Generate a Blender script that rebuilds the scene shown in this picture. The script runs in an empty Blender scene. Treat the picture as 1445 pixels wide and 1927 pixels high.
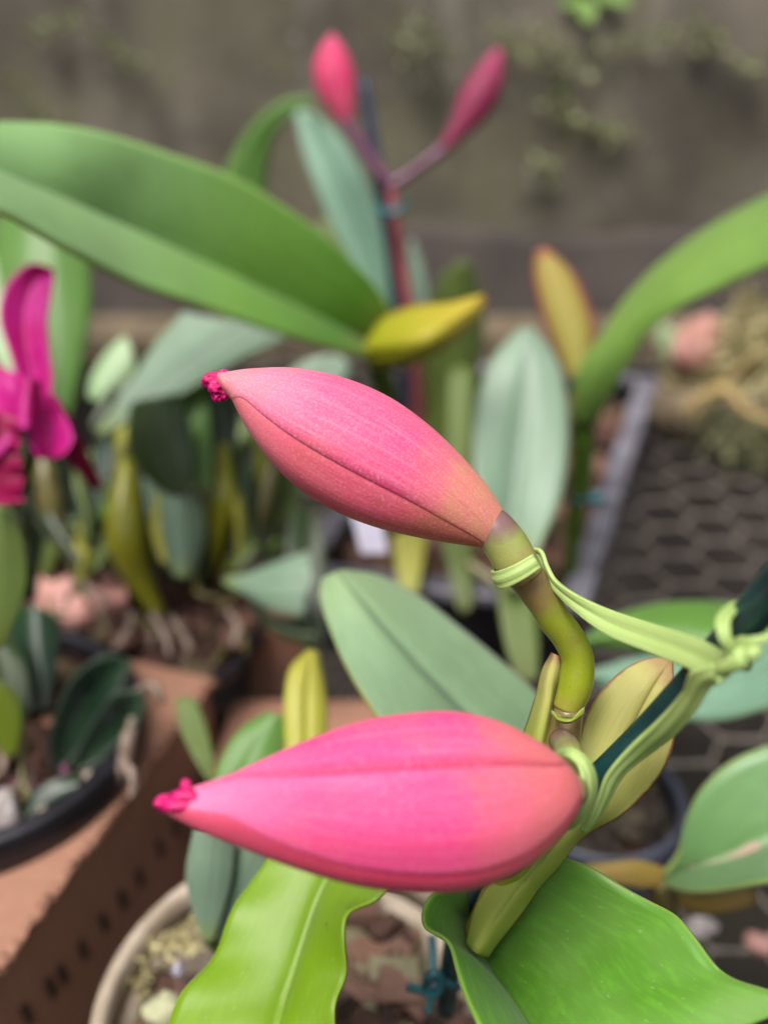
import bpy, math, random
from mathutils import Vector, Matrix, noise

random.seed(7)
R = math.radians
sc = bpy.context.scene
col = sc.collection

# ------------------------------------------------------------------ camera
F_PX, CX, CY = 1850.0, 722.5, 963.5
PITCH = R(30)
CAM = Vector((0, 0, 0.33))
FWD = Vector((0, math.cos(PITCH), -math.sin(PITCH)))
UPV = Vector((0, math.sin(PITCH), math.cos(PITCH)))
RGT = Vector((1, 0, 0))
cam_d = bpy.data.cameras.new('camera')
cam = bpy.data.objects.new('camera', cam_d)
col.objects.link(cam)
cam.location = CAM
cam.rotation_euler = (math.pi / 2 - PITCH, 0, 0)
cam_d.sensor_fit = 'VERTICAL'
cam_d.sensor_height = 36
cam_d.lens = 36 * F_PX / 1927
cam_d.clip_start = 0.01
cam_d.clip_end = 60
cam_d.dof.use_dof = True
cam_d.dof.focus_distance = 0.179
cam_d.dof.aperture_fstop = cam_d.lens / 5.1
sc.camera = cam

# ------------------------------------------------------------------ light
SUN_EL, SUN_AZ = R(66), R(215)      # azimuth from +Y, clockwise: behind the camera, a little to the left
w = bpy.data.worlds.new('World')
sc.world = w
w.use_nodes = True
nt = w.node_tree
nt.nodes.clear()
sky = nt.nodes.new('ShaderNodeTexSky')
sky.sky_type = 'NISHITA'
sky.sun_disc = False
sky.sun_elevation = SUN_EL
sky.sun_rotation = SUN_AZ
sky.dust_density = 4.0
hs = nt.nodes.new('ShaderNodeHueSaturation')
hs.inputs['Saturation'].default_value = 0.35
bg = nt.nodes.new('ShaderNodeBackground')
bg.inputs['Strength'].default_value = 0.085
wo = nt.nodes.new('ShaderNodeOutputWorld')
nt.links.new(sky.outputs[0], hs.inputs['Color'])
nt.links.new(hs.outputs[0], bg.inputs['Color'])
nt.links.new(bg.outputs[0], wo.inputs['Surface'])
sd = bpy.data.lights.new('sun', 'SUN')
sd.energy = 1.5
sd.angle = R(28)
sd.color = (1.0, 0.94, 0.88)
sun = bpy.data.objects.new('sun', sd)
col.objects.link(sun)
sdir = Vector((math.sin(SUN_AZ) * math.cos(SUN_EL), math.cos(SUN_AZ) * math.cos(SUN_EL), math.sin(SUN_EL)))
sun.rotation_euler = sdir.to_track_quat('Z', 'Y').to_euler()
sc.view_settings.view_transform = 'Standard'
sc.view_settings.look = 'None'
sc.view_settings.gamma = 1
sc.view_settings.exposure = 1.32
sc.render.engine = 'CYCLES'
sc.cycles.use_denoising = True
sc.cycles.max_bounces = 8

# ------------------------------------------------------------------ helpers
def P(x, y, d):
    """point seen at photo pixel x, y at depth d (metres along the view axis)"""
    return CAM + d * (FWD + RGT * ((x - CX) / F_PX) + UPV * ((CY - y) / F_PX))

def depth_at(y, h):
    return (CAM.z - h) / (math.sin(PITCH) + (y - CY) / F_PX * math.cos(PITCH))

def G(x, y, h):
    """point seen at photo pixel x, y at height h above the bench mesh"""
    return P(x, y, depth_at(y, h))

def fill(pts):
    """(x, y[, d]) list: missing depths are interpolated; returns world points and metre-per-pixel scales"""
    n = len(pts)
    d = [p[2] if len(p) > 2 else None for p in pts]
    known = [i for i in range(n) if d[i] is not None]
    out = []
    for i in range(n):
        if d[i] is None:
            a = max([k for k in known if k < i], default=None)
            b = min([k for k in known if k > i], default=None)
            if a is None: d_i = d[b]
            elif b is None: d_i = d[a]
            else: d_i = d[a] + (d[b] - d[a]) * (i - a) / (b - a)
        else:
            d_i = d[i]
        out.append((P(pts[i][0], pts[i][1], d_i), d_i / F_PX))
    return out

def spline(vals, n, keys=None):
    """Catmull-Rom through vectors (or floats), n samples even in chord length of keys"""
    keys = keys or vals
    m = len(vals)
    if m == 1:
        return [vals[0]] * n
    t = [0.0]
    for i in range(1, m):
        k = keys[i] - keys[i - 1]
        t.append(t[-1] + max((k.length if hasattr(k, 'length') else abs(k)), 1e-9))
    out = []
    j = 0
    for s in range(n):
        tt = t[-1] * s / (n - 1)
        while j < m - 2 and tt > t[j + 1]:
            j += 1
        p1, p2 = vals[j], vals[j + 1]
        h = t[j + 1] - t[j]
        u = (tt - t[j]) / h
        m1 = (vals[j + 1] - vals[j - 1]) / (t[j + 1] - t[j - 1]) if j > 0 else (p2 - p1) / h
        m2 = (vals[j + 2] - vals[j]) / (t[j + 2] - t[j]) if j < m - 2 else (p2 - p1) / h
        u2, u3 = u * u, u * u * u
        out.append(p1 * (2 * u3 - 3 * u2 + 1) + m1 * (h * (u3 - 2 * u2 + u)) + p2 * (-2 * u3 + 3 * u2) + m2 * (h * (u3 - u2)))
    return out

def mesh_obj(name, verts, faces, mat, parent=None, uvs=None, smooth=True, cols=None):
    me = bpy.data.meshes.new(name)
    me.from_pydata([tuple(v) for v in verts], [], faces)
    if uvs:
        ul = me.uv_layers.new(name='UVMap')
        for lp in me.loops:
            ul.data[lp.index].uv = uvs[lp.vertex_index]
    if cols:
        ca = me.color_attributes.new('tint', 'FLOAT_COLOR', 'POINT')
        for i, c in enumerate(cols):
            ca.data[i].color = (c[0], c[1], c[2], 1)
    if smooth:
        me.shade_smooth()
    if mat:
        me.materials.append(mat)
    o = bpy.data.objects.new(name, me)
    col.objects.link(o)
    if parent:
        o.parent = parent
        o.matrix_parent_inverse = parent.matrix_basis.inverted()
    return o

def thing(name, label, cat, loc, group=None):
    o = bpy.data.objects.new(name, None)
    col.objects.link(o)
    o.location = loc
    o.empty_display_size = 0.02
    o['label'] = label
    o['category'] = cat
    if group: o['group'] = group
    return o

def tag(o, label, cat, group=None, kind=None):
    o['label'] = label
    o['category'] = cat
    if group: o['group'] = group
    if kind: o['kind'] = kind
    return o

def struct(o):
    o['kind'] = 'structure'
    return o

def grid_faces(nu, nv, wrap=False):
    f = []
    for j in range(nv - 1):
        for i in range(nu if wrap else nu - 1):
            a, b = j * nu + i, j * nu + (i + 1) % nu
            f.append((a, b, b + nu, a + nu))
    return f

def leaf(parent, L, M, Rr, mat, name='leaf', nu=13, nv=36, thick=0.0013, bulge=0.04, wave=0.0, wfreq=3.0, crease=0.6, seed=0):
    """blade lofted from its left edge, midrib and right edge"""
    l = spline([p for p, s in fill(L)], nv)
    m = spline([p for p, s in fill(M)], nv)
    r = spline([p for p, s in fill(Rr)], nv)
    V, UV = [], []
    for j in range(nv):
        tg = (m[min(j + 1, nv - 1)] - m[max(j - 1, 0)])
        acr = r[j] - l[j]
        nrm = acr.cross(tg)
        nrm = nrm.normalized() if nrm.length > 1e-12 else Vector((0, 0, 1))
        if nrm.dot(CAM - m[j]) < 0: nrm.negate()
        wid = acr.length
        for i in range(nu):
            s = -1 + 2 * i / (nu - 1)
            e = l[j] if s < 0 else r[j]
            a = abs(s)
            p = m[j] + (e - m[j]) * a
            p = p + nrm * (wid * bulge * math.sin(math.pi * min(a ** crease, 1)))
            if wave:
                p = p + nrm * (wave * a * a * math.sin(2 * math.pi * wfreq * j / nv + (1.3 if s < 0 else 0) + seed))
            nz = noise.noise(p * 45 + Vector((seed, 0, 0)))
            p = p + nrm * (nz * 0.012 * wid)
            V.append(p)
            UV.append(((s + 1) / 2, j / (nv - 1)))
    o = mesh_obj(name, V, grid_faces(nu, nv), mat, parent, UV)
    sm = o.modifiers.new('thickness', 'SOLIDIFY')
    sm.thickness = thick
    sm.offset = -1
    return o

def ribbon(parent, E1, E2, mat, name='tie_strip', nv=60, nu=13, thick=0.0007, rib=0.00010):
    l = spline([p for p, s in fill(E1)], nv)
    r = spline([p for p, s in fill(E2)], nv)
    V, UV = [], []
    pn = None
    for j in range(nv):
        a, b = max(j - 1, 0), min(j + 1, nv - 1)
        tg = (l[b] + r[b]) - (l[a] + r[a])
        nrm = (r[j] - l[j]).cross(tg)
        nrm.normalize()
        if pn is not None and nrm.dot(pn) < 0: nrm.negate()
        if pn is None and nrm.dot(CAM - l[j]) < 0: nrm.negate()
        pn = nrm
        for i in range(nu):
            s = i / (nu - 1)
            prof = math.cos(s * math.pi * 4) * rib + math.sin(s * math.pi) * 0.0003
            V.append(l[j] + (r[j] - l[j]) * s + nrm * prof)
            UV.append((s, j / (nv - 1)))
    o = mesh_obj(name, V, grid_faces(nu, nv), mat, parent, UV)
    sm = o.modifiers.new('thickness', 'SOLIDIFY')
    sm.thickness = thick
    sm.offset = 0
    return o

def tube_pts(pts, rads, nv, ns):
    c = spline(pts, nv)
    rr = spline([float(x) for x in rads], nv, pts) if len(rads) > 1 else [rads[0]] * nv
    V, UV = [], []
    ref = None
    for j in range(nv):
        tg = (c[min(j + 1, nv - 1)] - c[max(j - 1, 0)]).normalized()
        if ref is None:
            ref = tg.orthogonal().normalized()
        ref = (ref - tg * ref.dot(tg)).normalized()
        bi = tg.cross(ref)
        for i in range(ns):
            a = 2 * math.pi * i / ns
            V.append(c[j] + (ref * math.cos(a) + bi * math.sin(a)) * rr[j])
            UV.append((i / ns, j / (nv - 1)))
    F = grid_faces(ns, nv, True)
    F.append(tuple(range(ns - 1, -1, -1)))
    F.append(tuple(range((nv - 1) * ns, nv * ns)))
    return V, F, UV

def tube(parent, pts, rpx, mat, name='stem', nv=30, ns=18, lump=0.0):
    """round stem; radii in photo pixels at each point"""
    f = fill(pts)
    V, F, UV = tube_pts([p for p, s in f], [s * r for (p, s), r in zip(f, rpx)], nv, ns)
    if lump:
        V = [v + Vector((noise.noise(v * 260), noise.noise(v * 260 + Vector((9, 0, 0))), noise.noise(v * 260 + Vector((0, 9, 0))))) * lump for v in V]
    return mesh_obj(name, V, F, mat, parent, UV)

def bud(parent, U, D, S, mat, lipmat, mat2=None, mat3=None, b_end=130, depth=0.92, nv=60, ns=96, lip=None, kid='flower_bud', base_cap=True):
    """closed flower bud: U, D trace its upper and lower outline, S the seam of the front sepal"""
    fu, fd = fill(U), fill(D)
    u = spline([p for p, s in fu], nv)
    d = spline([p for p, s in fd], nv)
    seam = spline([p for p, s in fill(S)], 160)
    ph = []
    for j in range(nv):
        ax = d[j] - u[j]
        best, bf = 1e9, 0.5
        tg = (u[min(j + 1, nv - 1)] + d[min(j + 1, nv - 1)] - u[max(j - 1, 0)] - d[max(j - 1, 0)]).normalized()
        for q in seam:
            k = abs((q - u[j]).dot(tg))
            if k < best:
                best = k
                bf = (q - u[j]).dot(ax) / max(ax.length_squared, 1e-12)
        bf = min(max(bf, 0.03), 0.97)
        ph.append(math.acos(1 - 2 * bf))
    for _ in range(4):
        ph = [ph[0]] + [(ph[k - 1] + ph[k] * 2 + ph[k + 1]) / 4 for k in range(1, nv - 1)] + [ph[-1]]
    ctr = [(u[j] + d[j]) / 2 for j in range(nv)]
    rad = [(u[j] - d[j]).length / 2 for j in range(nv)]
    holder = bpy.data.objects.new(kid, None)
    col.objects.link(holder)
    holder.location = ctr[-1]
    holder.parent = parent
    holder.matrix_parent_inverse = parent.matrix_basis.inverted()
    holder.empty_display_size = 0.005
    bpy.context.view_layer.update()

    def ring(j):
        tg = (ctr[min(j + 1, nv - 1)] - ctr[max(j - 1, 0)]).normalized()
        e1 = (u[j] - d[j])
        e1 = e1.normalized()
        e2 = tg.cross(e1).normalized()
        if e2.dot(CAM - ctr[j]) < 0: e2.negate()
        return tg, e1, e2
    rings = [ring(j) for j in range(nv)]
    caps0 = [(-0.42, 0.35), (-0.30, 0.68), (-0.14, 0.90)]
    caps1 = [(0.10, 0.985), (0.20, 0.93), (0.27, 0.80), (0.30, 0.60)]

    def shell(a0, a1, lo_tuck, hi_tuck, n, m_=None):
        V, UV = [], []
        rows = [(0, c, k) for c, k in caps0] + [(j, 0, 1) for j in range(nv)] + ([(nv - 1, c, k) for c, k in caps1] if base_cap else [])
        nrow = len(rows)
        for q, (j, sh, kk) in enumerate(rows):
            tg, e1, e2 = rings[j]
            for i in range(n):
                s = i / (n - 1)
                a = ph[j] + a0 + (a1 - a0) * s
                k = 1.0
                deg_lo = (a1 - a0) * s
                deg_hi = (a1 - a0) * (1 - s)
                if lo_tuck: k -= 0.062 * math.exp(-(deg_lo / 0.20) ** 2)
                if hi_tuck:
                    k += 0.010 * math.exp(-(deg_hi / 0.25) ** 2)
                    k -= 0.050 * math.exp(-(deg_hi / 0.028) ** 2)
                k *= 1 + 0.010 * math.sin(a * 8 + 0.6) * math.sin(math.pi * min(max(j / nv, 0), 1))
                r = rad[j] * kk * k
                p = ctr[j] + tg * (sh * rad[j]) + e1 * (math.cos(a) * r) + e2 * (math.sin(a) * r * depth)
                p = p + (e1 * math.cos(a) + e2 * math.sin(a)) * (rad[j] * 0.012 * noise.noise(p * 90))
                V.append(p)
                UV.append((s, q / (nrow - 1)))
        return mesh_obj('sepal', V, grid_faces(n, nrow), m_ or mat, holder, UV)
    # the upper sepal lies over the front one; the third closes the far side
    shell(R(-150), 0, False, True, 80)
    shell(R(-14), R(b_end), True, True, 90, mat2)
    shell(R(b_end - 14), R(218), True, False, 60, mat3 or mat2)
    if lip:
        lip(holder)
    return holder

def lathe(name, prof, center, mat, parent=None, ns=64, sx=1.0, smooth=True):
    V, UV = [], []
    n = len(prof)
    for j, (r, z) in enumerate(prof):
        for i in range(ns):
            a = 2 * math.pi * i / ns
            V.append(center + Vector((math.cos(a) * r * sx, math.sin(a) * r, z)))
            UV.append((i / ns, j / (n - 1)))
    o = mesh_obj(name, V, grid_faces(ns, n, True), mat, parent, UV, smooth)
    return o

def hexa(V, F, corners, jitter=0.0):
    b = len(V)
    for c in corners:
        V.append(c + Vector((random.uniform(-1, 1), random.uniform(-1, 1), random.uniform(-1, 1))) * jitter)
    for f in ((0, 3, 2, 1), (4, 5, 6, 7), (0, 1, 5, 4), (1, 2, 6, 5), (2, 3, 7, 6), (3, 0, 4, 7)):
        F.append(tuple(b + i for i in f))

def box_corners(c, ax, ay, az):
    return [c - ax - ay - az, c + ax - ay - az, c + ax + ay - az, c - ax + ay - az,
            c - ax - ay + az, c + ax - ay + az, c + ax + ay + az, c - ax + ay + az]

# ------------------------------------------------------------------ materials
def lin(v):
    v /= 255.0
    return v / 12.92 if v <= 0.04045 else ((v + 0.055) / 1.055) ** 2.4

def C(r, g, b, k=1.0):
    return (lin(r) * k, lin(g) * k, lin(b) * k, 1)

class NT:
    def __init__(s, name):
        s.m = bpy.data.materials.new(name)
        s.m.use_nodes = True
        s.t = s.m.node_tree
        s.t.nodes.clear()
        s.out = s.n('ShaderNodeOutputMaterial')

    def n(s, typ, **kw):
        nd = s.t.nodes.new(typ)
        for k, v in kw.items():
            if k in nd.inputs.keys() if isinstance(k, str) else False:
                nd.inputs[k].default_value = v
            else:
                setattr(nd, k, v)
        return nd

    def l(s, a, b):
        s.t.links.new(a, b)

    def inp(s, sock, v):
        if hasattr(v, 'is_output') or isinstance(v, bpy.types.NodeSocket):
            s.l(v, sock)
        else:
            sock.default_value = v

    def mix(s, f, a, b, blend='MIX'):
        nd = s.n('ShaderNodeMix', data_type='RGBA', blend_type=blend)
        s.inp(nd.inputs[0], f)
        s.inp(nd.inputs[6], a)
        s.inp(nd.inputs[7], b)
        return nd.outputs[2]

    def math(s, op, a, b=0.0, clamp=False):
        nd = s.n('ShaderNodeMath', operation=op, use_clamp=clamp)
        s.inp(nd.inputs[0], a)
        s.inp(nd.inputs[1], b)
        return nd.outputs[0]

    def ramp(s, f, stops):
        nd = s.n('ShaderNodeValToRGB')
        cr = nd.color_ramp
        while len(cr.elements) < len(stops): cr.elements.new(0.5)
        for e, (p, c) in zip(cr.elements, stops):
            e.position = p
            e.color = c if len(c) == 4 else (*c, 1)
        s.l(f, nd.inputs[0])
        return nd.outputs[0]

    def smooth(s, f, a, b):
        nd = s.n('ShaderNodeMapRange', interpolation_type='SMOOTHSTEP')
        s.inp(nd.inputs[0], f)
        nd.inputs[1].default_value = a
        nd.inputs[2].default_value = b
        return nd.outputs[0]

    def uv(s):
        nd = s.n('ShaderNodeUVMap', uv_map='UVMap')
        sp = s.n('ShaderNodeSeparateXYZ')
        s.l(nd.outputs[0], sp.inputs[0])
        return nd.outputs[0], sp.outputs[0], sp.outputs[1]

    def pos(s):
        return s.n('ShaderNodeNewGeometry').outputs['Position']

    def noise(s, vec, scale, detail=4, rough=0.55, stretch=None):
        if stretch:
            mp = s.n('ShaderNodeMapping')
            mp.inputs['Scale'].default_value = stretch
            s.l(vec, mp.inputs['Vector'])
            vec = mp.outputs[0]
        nd = s.n('ShaderNodeTexNoise')
        nd.inputs['Scale'].default_value = scale
        nd.inputs['Detail'].default_value = detail
        nd.inputs['Roughness'].default_value = rough
        s.l(vec, nd.inputs['Vector'])
        return nd.outputs['Fac']

    def bump(s, h, strength, dist=0.001):
        nd = s.n('ShaderNodeBump')
        nd.inputs['Strength'].default_value = strength
        nd.inputs['Distance'].default_value = dist
        s.l(h, nd.inputs['Height'])
        return nd.outputs[0]

    def finish(s, color, rough=0.5, normal=None, transl=0.0, tcol=None, spec=0.5, sss=0.0, coat=0.0, metal=0.0, sheen=0.0):
        p = s.n('ShaderNodeBsdfPrincipled')
        s.inp(p.inputs['Base Color'], color)
        s.inp(p.inputs['Roughness'], rough)
        p.inputs['Specular IOR Level'].default_value = spec
        p.inputs['Metallic'].default_value = metal
        p.inputs['Coat Weight'].default_value = coat
        p.inputs['Coat Roughness'].default_value = 0.25
        p.inputs['Sheen Weight'].default_value = sheen
        if sss:
            p.inputs['Subsurface Weight'].default_value = sss
            p.inputs['Subsurface Radius'].default_value = (0.004, 0.0015, 0.0015)
            p.inputs['Subsurface Scale'].default_value = 0.5
        if normal is not None: s.l(normal, p.inputs['Normal'])
        sh = p.outputs[0]
        if transl:
            tr = s.n('ShaderNodeBsdfTranslucent')
            s.inp(tr.inputs['Color'], tcol if tcol is not None else color)
            mx = s.n('ShaderNodeMixShader')
            mx.inputs[0].default_value = transl
            s.l(sh, mx.inputs[1])
            s.l(tr.outputs[0], mx.inputs[2])
            sh = mx.outputs[0]
        s.l(sh, s.out.inputs['Surface'])
        return s.m

LM = {}
def leafmat(name, mid, tip=None, base=None, edge=None, vein=None, rough=0.38, transl=0.22, streak=0.25, marks=False, spec=0.5, bands=None, sheen=0.12, wash_c=None, bumpk=0.16, scar=None):
    """mid/tip/base are colours along the blade (v = 0 at the first traced point)"""
    if name in LM: return LM[name]
    t = NT(name)
    uvv, u, v = t.uv()
    tip = tip or mid
    base = base or mid
    c = t.ramp(v, bands or [(0.0, tip), (0.4, mid), (0.75, mid), (1.0, base)])
    n1 = t.noise(uvv, 6, 4, 0.6, (7, 1.2, 1))
    n2 = t.noise(t.pos(), 70, 3)
    c = t.mix(t.math('MULTIPLY', t.smooth(n1, 0.42, 0.72), streak), c, tuple(min(1, x * 1.7) for x in mid[:3]) + (1,))
    c = t.mix(t.math('MULTIPLY', t.smooth(n2, 0.5, 0.8), 0.2), c, tuple(x * 0.6 for x in mid[:3]) + (1,))
    au = t.math('ABSOLUTE', t.math('SUBTRACT', u, 0.5))
    if vein:
        c = t.mix(t.math('MULTIPLY', t.smooth(au, 0.035, 0.0), 0.75), c, vein)
    if edge:
        c = t.mix(t.smooth(au, 0.488, 0.499), c, edge)
    if scar:     # dry pale patches beside the midrib
        sm_ = t.math('MULTIPLY', t.smooth(au, 0.10, 0.03), t.smooth(t.noise(t.pos(), 75, 4), 0.46, 0.54))
        c = t.mix(t.math('MULTIPLY', sm_, 0.85), c, scar)
    fine = t.noise(uvv, 30, 3, 0.6, (10, 1, 1))
    if marks:
        mk = t.noise(uvv, 9, 2, 0.5, (8, 1.5, 1))
        mk2 = t.noise(uvv, 28, 2, 0.5, (3, 0.9, 1))
        mm = t.math('MULTIPLY', t.smooth(mk2, 0.66, 0.71), t.smooth(mk, 0.46, 0.56))
        c = t.mix(t.math('MULTIPLY', mm, 0.28), c, C(186, 206, 160))
        dust = t.noise(t.pos(), 900, 3)
        c = t.mix(t.math('MULTIPLY', t.smooth(dust, 0.70, 0.76), 0.0), c, C(190, 200, 150))
        sp = t.noise(t.pos(), 160, 3)
        c = t.mix(t.math('MULTIPLY', t.smooth(sp, 0.70, 0.76), 0.6), c, C(110, 104, 40))
        wash = t.noise(t.pos(), 26, 3)
        if wash_c: c = t.mix(t.math('MULTIPLY', t.smooth(wash, 0.45, 0.7), 0.5), c, wash_c)
    soft = t.noise(t.pos(), 48, 2)
    bm = t.bump(t.math('ADD', t.math('MULTIPLY', fine, 0.25), t.math('MULTIPLY', soft, 1.2)), bumpk, 0.0012)
    LM[name] = t.finish(c, rough, bm, transl, t.mix(0.5, c, (0.35, 0.6, 0.05, 1), 'MULTIPLY') if False else c, spec=spec, sheen=sheen)
    return LM[name]

def simple(name, c1, c2=None, scale=40, rough=0.5, bumpk=0.0, spec=0.5, transl=0.0, metal=0.0, sss=0.0, lo=0.35, hi=0.65, detail=4):
    t = NT(name)
    p = t.pos()
    n = t.noise(p, scale, detail)
    c = t.mix(t.smooth(n, lo, hi), c1, c2 or c1)
    b = t.bump(t.noise(p, scale * 4, 4), bumpk, 0.002) if bumpk else None
    return t.finish(c, rough, b, transl, None, spec, sss, metal=metal)

def sepalmat(name, rosy, pale, peach, rimc, basec, olive=None):
    t = NT(name)
    uvv, u, v = t.uv()
    body = t.ramp(v, [(0.0, peach), (0.10, pale), (0.35, rosy), (0.62, rosy), (0.80, peach), (0.935, peach), (0.985, basec)])
    st = t.noise(uvv, 5, 4, 0.6, (9, 0.8, 1))
    body = t.mix(t.math('MULTIPLY', t.smooth(st, 0.42, 0.75), 0.6), body, pale)
    blot = t.noise(t.pos(), 55, 3)
    body = t.mix(t.math('MULTIPLY', t.smooth(blot, 0.5, 0.75), 0.45), body, peach)
    if olive:      # dusty yellow mottling towards the stem
        om = t.math('MULTIPLY', t.smooth(t.math('ADD', v, t.math('MULTIPLY', t.math('SUBTRACT', t.noise(t.pos(), 130, 5, 0.65), 0.5), 0.9)), 0.62, 0.92), t.smooth(v, 0.985, 0.93))
        body = t.mix(t.math('MULTIPLY', om, 0.75), body, olive)
    vein = t.noise(uvv, 11, 2, 0.4, (6, 0.25, 1))
    body = t.mix(t.math('MULTIPLY', t.smooth(vein, 0.50, 0.66), 0.12), body, rimc)
    # darker crimson margin of each sepal
    au = t.math('ABSOLUTE', t.math('SUBTRACT', u, 0.5))
    body = t.mix(t.math('MULTIPLY', t.smooth(au, 0.40, 0.497), 0.55), body, rimc)
    vo = t.n('ShaderNodeTexVoronoi')
    vo.inputs['Scale'].default_value = 1900
    t.l(t.pos(), vo.inputs['Vector'])
    cells = vo.outputs['Distance']
    spk = t.noise(t.pos(), 2600, 3)
    body = t.mix(t.math('MULTIPLY', t.smooth(spk, 0.50, 0.70), 0.36), body, tuple(min(1, x * 1.45 + 0.06) for x in pale[:3]) + (1,))
    h = t.math('ADD', t.math('MULTIPLY', cells, -0.8), t.math('MULTIPLY', t.noise(uvv, 10, 3, 0.5, (5, 0.4, 1)), 1.0))
    b = t.bump(h, 0.13, 0.0004)
    return t.finish(body, 0.55, b, 0.10, body, spec=0.26, sss=0.15, sheen=0.05)

MAT = {}
MAT['sepal'] = sepalmat('pink_sepal', C(220, 84, 130), C(230, 136, 160), C(216, 122, 114), C(150, 34, 58), C(126, 84, 92), olive=C(206, 150, 108))
MAT['sepal_low'] = sepalmat('coral_sepal', C(216, 90, 116), C(226, 122, 134), C(202, 106, 98), C(140, 30, 48), C(120, 76, 70), olive=C(170, 104, 78))
MAT['sepal_hot'] = sepalmat('hot_pink_sepal', C(226, 66, 126), C(234, 116, 158), C(222, 112, 116), C(150, 26, 62), C(150, 74, 78), olive=C(214, 110, 104))
MAT['sepal_shade'] = sepalmat('shaded_pink_sepal', C(196, 52, 88), C(208, 80, 108), C(190, 80, 88), C(130, 20, 46), C(130, 60, 66))  # darker red: the lower bud's underside shading put into its colour
MAT['sepal_far'] = sepalmat('dusky_pink_sepal', C(196, 48, 96), C(208, 84, 124), C(190, 70, 98), C(110, 18, 44), C(104, 52, 80))
MAT['sepal_dark'] = sepalmat('dark_pink_sepal', C(128, 34, 70), C(162, 62, 98), C(118, 38, 66), C(80, 14, 36), C(84, 44, 66))
MAT['lip'] = simple('magenta_lip', C(190, 4, 92), C(214, 24, 120), 500, 0.5, 0.15, transl=0.15)
MAT['petal'] = simple('magenta_petal', C(200, 14, 128), C(212, 44, 156), 60, 0.5, 0.1, transl=0.45)
MAT['petal_dark'] = simple('dark_magenta_petal', C(136, 2, 64), C(176, 10, 92), 60, 0.5, 0.1, transl=0.3)
MAT['stake'] = simple('dark_green_plastic', C(14, 44, 46), C(20, 58, 58), 120, 0.38, 0.08)
MAT['stake_blue'] = simple('dark_blue_plastic', C(30, 38, 58), C(46, 56, 84), 60, 0.4, 0.05)
MAT['black'] = simple('black_plastic', C(16, 15, 20), C(30, 28, 36), 60, 0.36, 0.12)
MAT['blackgrey'] = simple('sky_sheen_black_plastic', C(84, 82, 92), C(132, 129, 140), 40, 0.42, 0.2)  # sky reflection on the black tray rim, painted in as grey
MAT['greypot'] = simple('grey_blue_plastic', C(46, 50, 62), C(68, 72, 86), 60, 0.4, 0.1)
MAT['tan'] = simple('weathered_tan_plastic', C(150, 136, 118), C(182, 168, 152), 60, 0.6, 0.25)
MAT['teal'] = simple('teal_plastic', C(28, 76, 84), C(56, 116, 124), 90, 0.4, 0.05)
MAT['white'] = simple('white_plastic', C(160, 157, 174), C(180, 176, 192), 50, 0.45)
MAT['stone'] = simple('pale_stone', C(150, 140, 138), C(190, 182, 178), 90, 0.8, 0.4)
MAT['wood'] = simple('weathered_wood', C(82, 72, 56), C(112, 98, 78), 30, 0.8, 0.4)
MAT['rock'] = simple('pink_rock', C(164, 114, 104), C(196, 148, 138), 40, 0.8, 0.4)
MAT['root'] = simple('orange_root', C(156, 132, 78), C(174, 152, 104), 60, 0.6, 0.2)
MAT['aerial'] = simple('pale_root', C(112, 94, 80), C(150, 132, 120), 120, 0.7, 0.2)
MAT['wire'] = simple('dull_wire', C(110, 101, 94), C(130, 121, 113), 200, 0.55, 0.0)
MAT['twig'] = simple('grey_twig', C(104, 94, 92), C(132, 120, 118), 60, 0.8, 0.2)
MAT['moss'] = simple('moss', C(106, 108, 76), C(136, 136, 100), 60, 0.8, 0.0, transl=0.2)
MAT['creeper'] = simple('creeper', C(140, 146, 106), C(166, 172, 130), 60, 0.7, 0.0, transl=0.3)
MAT['moss_dry'] = simple('dry_moss', C(164, 156, 108), C(204, 194, 150), 70, 0.8, 0.0, transl=0.2)
MAT['sprig'] = simple('sprig_leaf', C(110, 160, 52), C(140, 186, 84), 60, 0.5, 0.0, transl=0.3)
MAT['soil'] = simple('dark_soil', C(16, 14, 9), C(32, 28, 19), 12, 0.95, 0.5, detail=8)
MAT['tie'] = None
def tiemat():
    t = NT('pale_green_strap')
    uvv, u, v = t.uv()
    n = t.noise(uvv, 8, 3, 0.5, (10, 0.6, 1))
    c = t.mix(t.smooth(n, 0.4, 0.7), C(168, 196, 112), C(192, 214, 140))
    g = t.smooth(t.math('ABSOLUTE', t.math('SUBTRACT', u, 0.5)), 0.05, 0.0)
    c = t.mix(t.math('MULTIPLY', g, 0.4), c, C(140, 180, 88))
    return t.finish(c, 0.45, t.bump(t.noise(uvv, 12, 3, 0.5, (14, 0.5, 1)), 0.25, 0.0004), 0.18, c, sss=0.1)
MAT['tie'] = tiemat()

def barkmat():
    t = NT('bark_chips')
    a = t.n('ShaderNodeAttribute', attribute_name='tint')
    n = t.noise(t.pos(), 120, 5)
    c = t.mix(t.math('MULTIPLY', n, 0.7), a.outputs['Color'], (0.02, 0.013, 0.01, 1))
    return t.finish(c, 0.85, t.bump(t.noise(t.pos(), 500, 4), 0.5, 0.002), spec=0.25)
MAT['bark'] = barkmat()

def cardmat():
    t = NT('brown_cardboard')
    p = t.pos()
    n = t.noise(p, 300, 3, 0.6, (1, 1, 0.1))
    n2 = t.noise(p, 22, 4)
    c = t.mix(n, C(138, 100, 82), C(160, 120, 100))
    c = t.mix(t.math('MULTIPLY', t.smooth(n2, 0.5, 0.75), 0.4), c, C(118, 80, 66))
    return t.finish(c, 0.85, t.bump(n, 0.15, 0.001), spec=0.2)
MAT['card'] = cardmat()
MAT['ink'] = simple('black_ink', C(48, 38, 30), C(62, 50, 38), 90, 0.7)

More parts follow.
